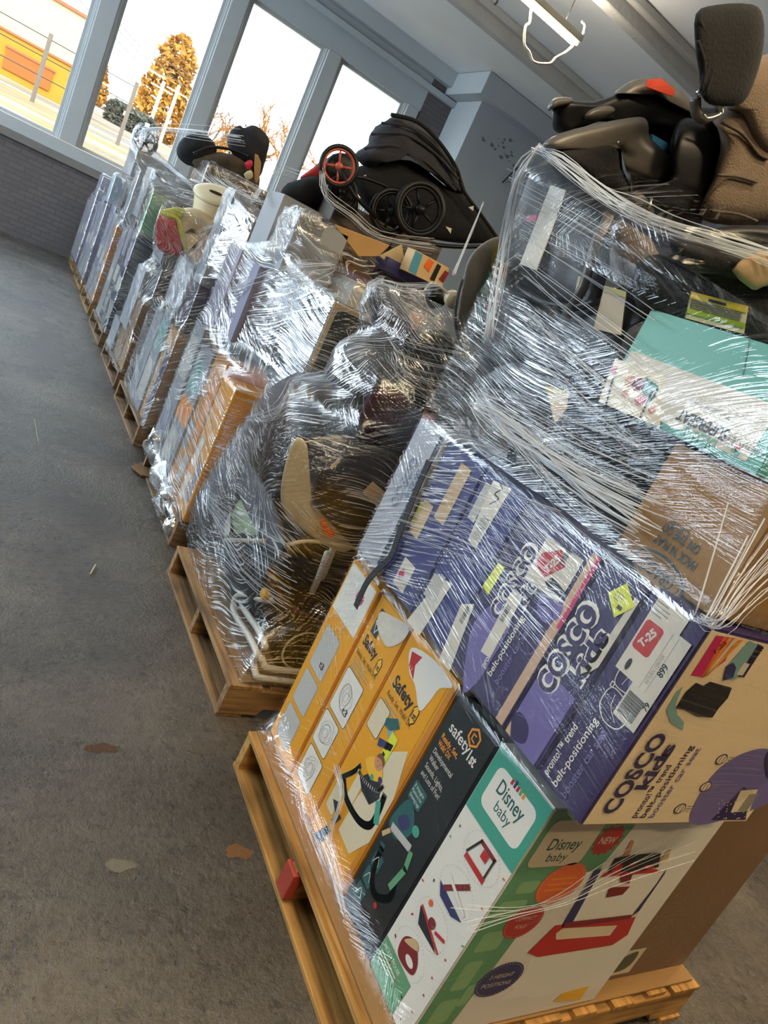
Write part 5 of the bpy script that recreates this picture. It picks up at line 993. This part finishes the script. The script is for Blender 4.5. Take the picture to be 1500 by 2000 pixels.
b = (1.50, 6.0, 1.20, 1.95, 6.4, 1.55); carton('cardboard_box', 'cream carton behind the round-lidded potty', 'box', b, M('box_cream', 'b39a6e', .7)); b = (1.25, 6.3, 1.0, 1.7, 6.75, 1.42); carton('toy_box', 'grey-white box behind the red and yellow potty', 'box', b, white_b)
# ================================================================ sixth to ninth load
blue_b = M('box_slate_blue', '2c3a4a', .45, var=.1)
specs = [
 (7.15, (.30, .32, .30), (.95, 1.05, .90), (blue_b, M('box_graphite', '4a4640'), white_b), ('dark slate blue box at the near corner of the sixth load', 'graphite box with a round picture in the sixth load', 'white box at the far corner of the sixth load')),
 (8.50, (.22, .30, .34), (.85, .95, 1.0), (M('box_ochre', 'c07f1e'), white_b, lilac_b), ('narrow yellow walker box seen edge on in the seventh load', 'white box behind the narrow yellow one', 'lilac-grey box at the far corner of the seventh load')),
 (9.85, (.33, .33, .30), (.95, 1.0, .9), (lilac_b, white_b, lilac_b), ('lilac box at the near corner of the eighth load', 'white box in the middle of the eighth load', 'lilac box at the far corner of the eighth load')),
 (11.15, (.33, .33, .28), (1.0, .9, .8), (lilac_b, mauve, white_b), ('lilac box at the near corner of the last load', 'mauve box in the middle of the last load', 'white box at the far corner of the last load'))]
for y, ws, hs, ms, ls in specs:
    yy = y + .01
    for w, h, m, l in zip(ws, hs, ms, ls):
        b = (1.16, yy, .145, 1.85, yy + w - .01, .145 + h); o = carton('toy_box', l, 'box', b, m); art(o, b, ((.15, .1, .8, .3, gry), (.15, .4, .8, .55, gryl), (.2, .65, .8, .9, mauve if m is not lilac_b else white_b))); yy += w
b = (1.17, 7.17, 1.11, 1.6, 7.45, 1.50); o = carton('toy_box', 'grey carton with a green end near the top of the sixth load', 'box', b, M('box_greybrown', '7d7068', .6)); art(o, b, ((.5, 0, 1, 1, grn),)); art(o, b, ((0, 0, .35, 1, grn),), 'front', 'printed_front')
b = (1.16, 7.52, 1.21, 1.6, 7.85, 1.66); carton('toy_box', 'white box high at the far side of the sixth load', 'box', b, white_b)
b = (1.62, 7.2, 1.2, 2.1, 7.6, 1.62); o = carton('toy_box', 'cream box with a teal end behind the cream potty', 'box', b, M('box_cream', 'b39a6e')); art(o, b, ((.0, .7, 1, 1, teal), (.3, .78, .6, .92, red)), 'front', 'printed_front')
b = (1.16, 8.82, 1.52, 1.6, 9.5, 1.80); carton('toy_box', 'pale box under the wheel at the peak of the far loads', 'box', b, white_b); carton('cardboard_box', 'grey-brown carton under the black carrier on the far loads', 'box', (1.63, 7.64, 1.16, 2.26, 8.20, 1.97), M('box_greybrown', '5f554e', .6)); b = (1.20, 8.52, 1.02, 1.6, 8.8, 1.60); carton('toy_box', 'tall white box on top of the narrow yellow one', 'box', b, white_b); b = (1.18, 8.86, 1.16, 1.6, 9.2, 1.5); carton('toy_box', 'dark box high in the seventh load', 'box', b, M('box_graphite', '4a4640'))
b = (1.16, 9.9, 1.12, 1.6, 10.2, 1.45); carton('toy_box', 'pale blue wrapped box on top of the eighth load', 'box', b, M('box_pale_blue', '93a7b8', .5)); b = (1.18, 11.3, 1.16, 1.6, 11.7, 1.35); carton('toy_box', 'lilac box on top of the last load', 'box', b, lilac_b)
wheel('folded_stroller', 'wheel pushed up under bluish film at the top of the far loads', aty(283, 277, 8.9), (-.5, -1, -.1), .14, .06, spokes=6)
t = thing('bouncer', 'dark domed bouncer on top of the far loads with a black hoop in front', 'bouncer', (1.6, 8.0, 1.9))
kid('dome', pillow(pxy(8.0, (345, 290), (358, 268), (385, 258), (412, 270), (425, 295), (405, 325), (372, 325), (350, 312)), (0, .4, 0), 2.5, 4, .01), black_f, t); kid('hoop', tube(cr(pxy(7.9, (378, 300), (410, 288), (450, 292), (485, 306)), 5), .014), black_p, t)
kid('seat', pillow(pxy(7.95, (372, 308), (410, 298), (460, 302), (505, 340), (500, 380), (440, 372), (395, 345)), (0, .4, 0), 3, 4, .02, 8), M('straw_fabric', '443728', .9, var=.35, vs=20), t)
t = thing('baby_carrier', 'bulky black baby carrier standing highest on the far loads against the window', 'carrier', (2.0, 8.0, 2.2))
kid('body', pillow(pxy(8.0, (445, 285), (450, 255), (466, 243), (478, 250), (498, 246), (516, 258), (527, 275), (522, 300), (514, 330), (500, 350), (490, 330), (462, 310)), (0, .3, 0), 4, 4, .02, 8), M('black_navy', '15171f', .8, var=.3, bump=.4), t)
kid('red_toy', pillow(pxy(7.9, (478, 318), (490, 312), (494, 322), (484, 332)), (0, .06, 0), 3, 3), red_p, t); kid('card_tag', pillow(pxy(7.9, (498, 300), (510, 318), (504, 355), (497, 352)), (0, .02, 0), 5, 2), tan_b, t); kid('strap_piece', pillow(pxy(7.88, (476, 340), (490, 332), (494, 345), (484, 352)), (0, .04, 0), 3, 2), cream_p, t)
for i, y in enumerate(PY[2:]):
    k = i; y += .70; xx = 1.88
    carton('cardboard_box', ['plain brown carton at the back right of the third load', 'plain brown carton at the back right of the fourth load', 'plain brown carton at the back right of the fifth load', 'plain brown carton at the back right of the sixth load', 'plain brown carton at the back right of the seventh load', 'plain brown carton at the back right of the eighth load', 'plain brown carton at the back right of the last load'][i], 'box', (xx, y - .65, .145, 2.26, y + .15, 1.15), kraft_d)
# ================================================================ stretch film
def hull(P):
    P = sorted(set((round(x, 4), round(y, 4)) for x, y in P))
    if len(P) < 3: return P
    def half(Q):
        h = []
        for p in Q:
            while len(h) > 1 and (h[-1][0] - h[-2][0]) * (p[1] - h[-2][1]) - (h[-1][1] - h[-2][1]) * (p[0] - h[-2][0]) <= 0: h.pop()
            h.append(p)
        return h
    a, b = half(P), half(P[::-1]); return a[:-1] + b[:-1]
def world_pts(o):
    out = []
    def rec(q):
        if q.type == 'MESH':
            me = q.data; mw = q.matrix_world
            out.extend(mw @ v.co for v in me.vertices)
            if len(me.vertices) < 400:
                for e in me.edges:
                    a, b = (mw @ me.vertices[i].co for i in e.vertices); n = int((a - b).length / .03)
                    out.extend(a.lerp(b, k / (n + 1)) for k in range(1, n + 1))
        for ch in q.children: rec(ch)
    rec(o); return out
bpy.context.view_layer.update()
THINGS = [o for o in COL.objects if not o.parent and o.get('category') in ('box', 'car seat', 'car seat base', 'seat cover', 'bouncer', 'wheel', 'seat panel', 'cushion', 'tray', 'rocker', 'bouncer seat', 'bundle', 'fabric bundle', 'potty', 'cardboard', 'carrier', 'seat insert')]
CACHE = {o.name: world_pts(o) for o in THINGS}
def wrap(label, y0, y1, mat, skip=(), extra=(), z0=.10, ztop=9, dz=.025, band=.05, seed=0, n=56, off=.010, amp=.006, xr=(.9, 2.5)):
    pts = list(extra)
    for o in THINGS:
        if any(s in o['label'] for s in skip): continue
        P = CACHE[o.name]
        c = sum(P, Vector()) / len(P)
        if y0 - .05 < c.y < y1 + .05: pts += [p for p in P if p.z < ztop and xr[0] < p.x < xr[1] and y0 - .08 < p.y < y1 + .08]
    zmax = min(ztop, max(p.z for p in pts)); lv = {}
    for p in pts: lv.setdefault(int((p.z - z0) / dz), []).append((p.x, p.y))
    L = int((zmax - z0) / dz); kb = max(1, int(band / dz)); rings = []
    for i in range(L + 1):
        q = [p for k in range(i - kb, i + kb + 1) for p in lv.get(k, ())]
        if len(q) < 3:
            if rings: rings.append(rings[-1]); 
            continue
        h = hull(q)
        if len(h) < 3: rings.append(rings[-1] if rings else None); continue
        N = 120; sup = []
        for k in range(N):
            a = 2 * PI * k / N; d = (math.cos(a), math.sin(a)); sup.append(max(h, key=lambda p: p[0] * d[0] + p[1] * d[1]))
        w = 4; sm = [(sum(sup[(k + j) % N][0] for j in range(-w, w + 1)) / (2 * w + 1), sum(sup[(k + j) % N][1] for j in range(-w, w + 1)) / (2 * w + 1)) for k in range(N)]
        ring = []
        for s in range(4):
            seg = [sm[(N // 8 + s * N // 4 + j) % N] for j in range(N // 4 + 1)]; cum = [0]
            for a, b in zip(seg, seg[1:]): cum.append(cum[-1] + math.hypot(b[0] - a[0], b[1] - a[1]))
            T = max(cum[-1], 1e-6); j = 0
            for m_ in range(n):
                t = T * m_ / n
                while j < len(seg) - 2 and cum[j + 1] < t: j += 1
                u = (t - cum[j]) / max(cum[j + 1] - cum[j], 1e-6); ring.append((seg[j][0] + (seg[j + 1][0] - seg[j][0]) * u, seg[j][1] + (seg[j + 1][1] - seg[j][1]) * u))
        rings.append(ring)
    rings = [r for r in rings if r]; M_ = len(rings[0]); S = []
    for i in range(len(rings)):
        nb = [rings[max(0, min(len(rings) - 1, i + j))] for j in (-1, 0, 1)]
        S.append([(sum(r[k][0] for r in nb) / 3, sum(r[k][1] for r in nb) / 3) for k in range(M_)])
    bm = bmesh.new(); uvl = bm.loops.layers.uv.new('UVMap'); V = []
    per = 4.2
    for i, r in enumerate(S):
        cx = sum(p[0] for p in r) / M_; cy = sum(p[1] for p in r) / M_; z = z0 + i * dz; row = []
        for k, (x, y) in enumerate(r):
            d = Vector((x - cx, y - cy, 0)); d = d.normalized() if d.length > 1e-5 else Vector((1, 0, 0))
            q = noise.noise(Vector((x * 3 + y * 4, z * 30 + (x + y) * 6, seed))) + .6 * noise.noise(Vector((x * 9, z * 60 - y * 10, seed + 5)))
            row.append(bm.verts.new(Vector((x, y, z)) + d * (off + amp * abs(q)) + Vector((0, 0, .02 * noise.noise(Vector((x * 5, y * 5, seed))) if i in (0, len(S) - 1) else 0))))
        V.append(row)
    # the top edge folds a hand's width inwards
    r = S[-1]; cx = sum(p[0] for p in r) / M_; cy = sum(p[1] for p in r) / M_
    for f_, dz_ in ((.93, .008), (.80, .012)):
        V.append([bm.verts.new(Vector((cx + (x - cx) * f_, cy + (y - cy) * f_, z0 + len(S) * dz + dz_ + .012 * noise.noise(Vector((x * 12, y * 12, seed)))))) for x, y in r])
    for i in range(len(V) - 1):
        for k in range(M_):
            f = bm.faces.new((V[i][k], V[i][(k + 1) % M_], V[i + 1][(k + 1) % M_], V[i + 1][k]))
            for lp_, (kk, ii) in zip(f.loops, ((k, i), (k + 1, i), (k + 1, i + 1), (k, i + 1))): lp_[uvl].uv = (kk / M_ * per + seed * 3.7, ii * dz + seed * 1.3)
    o = link('stretch_film', bm, mat, smooth=True); return tag(o, label, 'stretch film')
fA = film_mat('film_near', .75, .03, .3, .002, .98, warp=.1, ylo=(1.25, 1.55, .15)); fB = film_mat('film_far', .88, .10, .92, scale=.75); fC = film_mat('film_second', .9, .07, .72); fD = film_mat('film_upper', .60, .035, .42, .0028, tint=.92, warp=.20, ylo=(1.1, 1.4, .14)); fE = film_mat('film_near_purple', .85, .05, .60, .002, .97, warp=.10, ylo=(.85, 1.3, .12))
TOPS = ('convertible', 'topmost', 'taupe and black', 'light brown seat insert')
F1 = wrap('clear stretch film around the lower boxes of the nearest load', .6, 1.70, fA, TOPS, ztop=.86, seed=1, off=.006, amp=.003, z0=.12)
F1b = wrap('streaky stretch film around the purple booster boxes of the nearest load', .6, 1.70, fE, TOPS, ztop=1.33, seed=11, off=.007, amp=.003, z0=.865)
F2 = wrap('clear shiny stretch film pulled tight over the black car seats of the nearest load', .6, 1.70, fD, TOPS, extra=[Vector((1.075, 1.66, z)) for z in (2.03, 2.0)] + [Vector((1.15, 1.7, z / 10)) for z in range(13, 20)], z0=1.325, ztop=2.04, seed=2)
F3 = wrap('stretch film around the second load, pulled into peaks over the rocker and seats', 1.9, 3.15, fC, ('toy arch', 'grey oval'), extra=[Vector((1.12, 3.02, z / 10)) for z in range(2, 6)] + [Vector((1.14, 2.9, .80)), Vector((1.15, 2.62, 1.10))], seed=3)
F4 = wrap('bright stretch film around the third load', 3.05, 4.28, fB, ('stroller', 'torn open', 'small printed box'), ztop=1.78, seed=4)
F5 = wrap('bright stretch film around the fourth load, rising to a tall peak', 4.40, 5.60, fB, ('dark folded fabric',), extra=[Vector((1.13, 5.5, z / 10)) for z in range(2, 9)], seed=5)
F6 = wrap('stretch film around the fifth load over the potties', 5.8, 7.0, fC, ('round-lidded',), ztop=1.46, seed=6)
F7 = wrap('bluish stretch film around the sixth load', 7.1, 8.3, fB, ('domed', 'baby carrier', 'wheel'), seed=7)
F8 = wrap('bluish stretch film around the seventh load, pulled up over a wheel', 8.45, 9.7, fB, ('domed', 'baby carrier'), seed=8)
F9 = wrap('pale stretch film around the eighth load', 9.8, 11.05, fB, seed=9)
F10 = wrap('pale stretch film around the last load by the far wall', 11.1, 12.2, fB, seed=10)
# gathered ropes and fans of film
def rope_mat():
    m = bpy.data.materials.new('gathered_film'); m.use_nodes = True; nt = m.node_tree; p = nt.nodes['Principled BSDF']; p.inputs['Base Color'].default_value = (.82, .86, .9, 1); p.inputs['Roughness'].default_value = .12; p.inputs['Specular IOR Level'].default_value = .9
    t = nt.nodes.new('ShaderNodeBsdfTransparent'); x = nt.nodes.new('ShaderNodeMixShader'); x.inputs[0].default_value = .38; nt.links.new(t.outputs[0], x.inputs[1]); nt.links.new(p.outputs[0], x.inputs[2]); nt.links.new(x.outputs[0], nt.nodes['Material Output'].inputs[0]); return m
RM = rope_mat()
def ropes(par, ctrl, n, spread, r, seed=0, wob=.004, name='gathered_film'):
    """n thin gathered threads following the control points, spread wide at free ends"""
    rr = random.Random(seed); bm = bmesh.new()
    for i in range(n):
        o = Vector((rr.gauss(0, 1), rr.gauss(0, 1), rr.gauss(0, 1))); P = []
        for k, (p, s) in enumerate(ctrl): P.append(Vector(p) + o * spread * s + Vector((rr.gauss(0, wob), rr.gauss(0, wob), rr.gauss(0, wob))))
        add_tube(bm, cr(P, 3), r * rr.uniform(.4, 1.2), 4)
    return kid(name, bm, RM, par)
ax = lambda a, b, X=1.12: atx(a, b, X); ay = lambda a, b, Y: aty(a, b, Y)
ropes(F2, [(ay(1050, 290, 1.60), .2), (ay(1100, 322, 1.45), 1), (ay(1180, 385, 1.30), 1), (ay(1240, 420, 1.2), 1), (ay(1320, 450, 1.12), .8), (ay(1420, 480, 1.05), 1), (ay(1540, 520, 1.0), 1)], 20, .012, .0014, 1)
ropes(F2, [(ay(1050, 290, 1.60), .2), (ay(1010, 345, 1.62), 1), (ax(990, 440), 1), (ax(975, 540), 1), (ax(950, 660), 1)], 14, .008, .002, 2)
ropes(F2, [(ax(925, 790), .6), (ax(960, 815), 1), (ax(1010, 850), 1), (ax(1080, 900), 1), (ax(1170, 960), 1.4), (ax(1260, 1010), 2)], 26, .012, .0018, 3, .006)
for s_ in range(6):
    ropes(F2, [(ax(930 + 8 * s_, 760 + 12 * s_), .3), (ax(1000 + 10 * s_, 790 + 25 * s_), 1), (ax(1120, 850 + 30 * s_), 1), (ax(1260, 900 + 40 * s_), 1)], 5, .014, .0011, 20 + s_, .003)
for s_ in range(9):
    ropes(F2, [(ax(1000 + 4 * s_, 340 + 40 * s_), .6), (ax(1120, 400 + 45 * s_), 1), (ax(1260, 480 + 50 * s_), 1)], 4, .014, .0010, 40 + s_, .003)
for s_ in range(7):
    ropes(F1b, [(ax(830 - 12 * s_, 905 + 22 * s_, 1.108), .5), (ax(900, 930 + 26 * s_, 1.108), .8), (ax(985, 965 + 28 * s_, 1.108), .8), (ax(1090, 1005 + 28 * s_, 1.105), .8)], 3, .008, .0009, 60 + s_, .002)
ropes(F1b, [(Vector((1.118, .645, 1.31)), .3), (ay(1400, 1215, .6), .6), (ay(1450, 1150, .62), 1), (ay(1540, 1050, .64), 2)], 22, .018, .0013, 4, .003)
ropes(F1, [(ax(655, 1500, 1.14), 1), (ax(665, 1560, 1.135), 1), (ax(640, 1640, 1.135), 1), (ax(655, 1720, 1.135), 1), (ax(672, 1790, 1.135), 1)], 9, .004, .0014, 5, .002)
ropes(F1, [(ay(905, 1790, .66), 2), (ay(1010, 1780, .66), .6), (ay(1100, 1755, .66), .8), (ay(1200, 1700, .66), 1.5), (ay(1330, 1640, .66), 3)], 9, .008, .0009, 6, .002)
ropes(F3, [(ax(482, 820, 1.14), .3), (ax(540, 805, 1.16), 1), (ax(565, 765, 1.18), .8), (ax(575, 745, 1.18), .4), (ay(640, 737, 2.3), .6)], 14, .010, .0025, 7, .004)
ropes(F3, [(ay(722, 560, 2.22), .3), (ay(745, 550, 2.2), .8), (ay(790, 562, 2.15), 1), (ay(860, 560, 2.12), 1)], 10, .010, .0018, 8)
for s_ in range(7): ropes(F3, [(ay(745 + 6 * s_, 600 + 22 * s_, 2.1), .4), (ay(800, 640 + 22 * s_, 2.02), 1), (ay(900, 660 + 24 * s_, 2.0), 1)], 4, .012, .0011, 80 + s_, .003)
for s_ in range(6): ropes(F3, [(ax(400 + 4 * s_, 960 + 10 * s_, 1.11), .4), (ax(470, 1010 + 22 * s_, 1.11), 1), (ay(560, 1060 + 26 * s_, 1.92), 1.5)], 4, .012, .0012, 90 + s_, .003)
ropes(F4, [(ax(455, 565, 1.13), .3), (ax(520, 540, 1.2), 1), (ay(590, 525, 3.06), 1.2), (ay(650, 520, 3.05), .5)], 16, .018, .0018, 9, .003)
ropes(F4, [(ax(485, 490, 1.15), .3), (ax(540, 460, 1.3), 1), (ay(600, 420, 3.4), 1.2)], 7, .02, .0012, 10, .003)
ropes(F4, [(ay(630, 335, 3.7), .5), (ay(640, 380, 3.65), 1), (ay(690, 420, 3.6), .8), (ay(745, 462, 3.6), 1), (ay(850, 480, 3.6), 1.5)], 12, .014, .0018, 12, .004)
ropes(F4, [(ay(945, 395, 3.5), .2), (ay(920, 455, 3.3), .3), (ay(888, 535, 3.1), .5)], 8, .008, .002, 13, .002)
ropes(F5, [(ax(500, 385, 1.16), .5), (ay(540, 335, 4.5), .6), (ay(600, 350, 4.4), 1), (ay(640, 370, 4.3), 1)], 10, .018, .002, 14, .004)
ropes(F8, [(ay(268, 262, 8.7), .5), (ay(300, 250, 8.4), .5), (ay(380, 256, 8.0), 1), (ay(470, 268, 7.8), 1)], 16, .025, .003, 15, .004)
ropes(F8, [(ay(300, 300, 8.6), 1), (ay(350, 340, 8.2), 1), (ay(385, 370, 7.6), 1)], 12, .02, .003, 16, .006)
for s_ in range(5): ropes(F7, [(ay(385 + 12 * s_, 335 + 4 * s_, 7.4), 1), (ay(420 + 14 * s_, 365 + 4 * s_, 7.0), 1), (ay(470 + 12 * s_, 395, 6.6), 1)], 5, .02, .0022, 100 + s_, .008)
# loose film hanging off the third pallet, scraps on the floor
rr = random.Random(3); bm = bmesh.new(); uvl = bm.loops.layers.uv.new('UVMap')
path = cr([atz(300, 862, .22), atz(312, 900, .16), atz(318, 950, .12), atz(330, 1000, .08), atz(352, 1040, .05), atz(372, 1060, .03)], 8); rows = []
for i, p in enumerate(path):
    w = .05 + .05 * math.sin(i * .35) ** 2; rows.append([bm.verts.new(p + Vector((w * math.cos(q) * 1.0, .02 * math.sin(3 * q + i), w * .8 * math.sin(q))) + noise.noise_vector(Vector((i * .5, q * 2, 1))) * .035 + Vector((.02, 0, .03))) for q in [2 * PI * k / 18 for k in range(18)]])
for i, (A, B) in enumerate(zip(rows, rows[1:])):
    for j in range(18):
        f = bm.faces.new((A[j], A[(j + 1) % 18], B[(j + 1) % 18], B[j]))
        for l_, (a_, b_) in zip(f.loops, ((j, i), (j + 1, i), (j + 1, i + 1), (j, i + 1))): l_[uvl].uv = (a_ * .05, b_ * .02)
kid('loose_tail', bm, film_mat('film_tail', .95, .35, .9), F4)
t = link('cardboard_scrap', prism([atz(*q, .012) for q in ((256, 912), (275, 905), (292, 916), (294, 935), (276, 930), (266, 922))], (0, 0, .01), .002), kraft_d); tag(t, 'torn brown cardboard scrap on the floor beside the third pallet', 'cardboard')
tag(link('splinter', tube([atz(176, 1122, .004), atz(187, 1103, .006)], .004, 5), M('pale_splinter', 'b0a890', .8)), 'pale wood splinter lying on open floor', 'splinter')
tag(link('straw', tube([atz(67, 818, .003), atz(75, 862, .003)], .0015, 5), M('pale_splinter', 'b0a890')), 'thin pale straw on the floor far from the pallets', 'straw')
fl2 = bpy.data.objects['floor']
for nm, q, r_, col in (('pale_patch', (232, 1690), (.045, .024), '6b665a'), ('rust_patch', (466, 1664), (.05, .028), '6a4a26'), ('brown_patch', (200, 1461), (.06, .024), '4a3520'), ('dark_patch', (395, 1466), (.05, .02), '4a443a')):
    c = atz(*q, .0006); bm = bmesh.new(); R_ = random.Random(nm); ps = [bm.verts.new(c + Vector((r_[0] * math.cos(a) * R_.uniform(.6, 1.1), r_[1] * math.sin(a) * R_.uniform(.6, 1.1), 0))) for a in [2 * PI * k / 16 for k in range(16)]]; bm.faces.new(ps)
    o = link(nm, bm, M(nm, col, .8, var=.3, vs=40, bump=.4, bs=60), fl2)
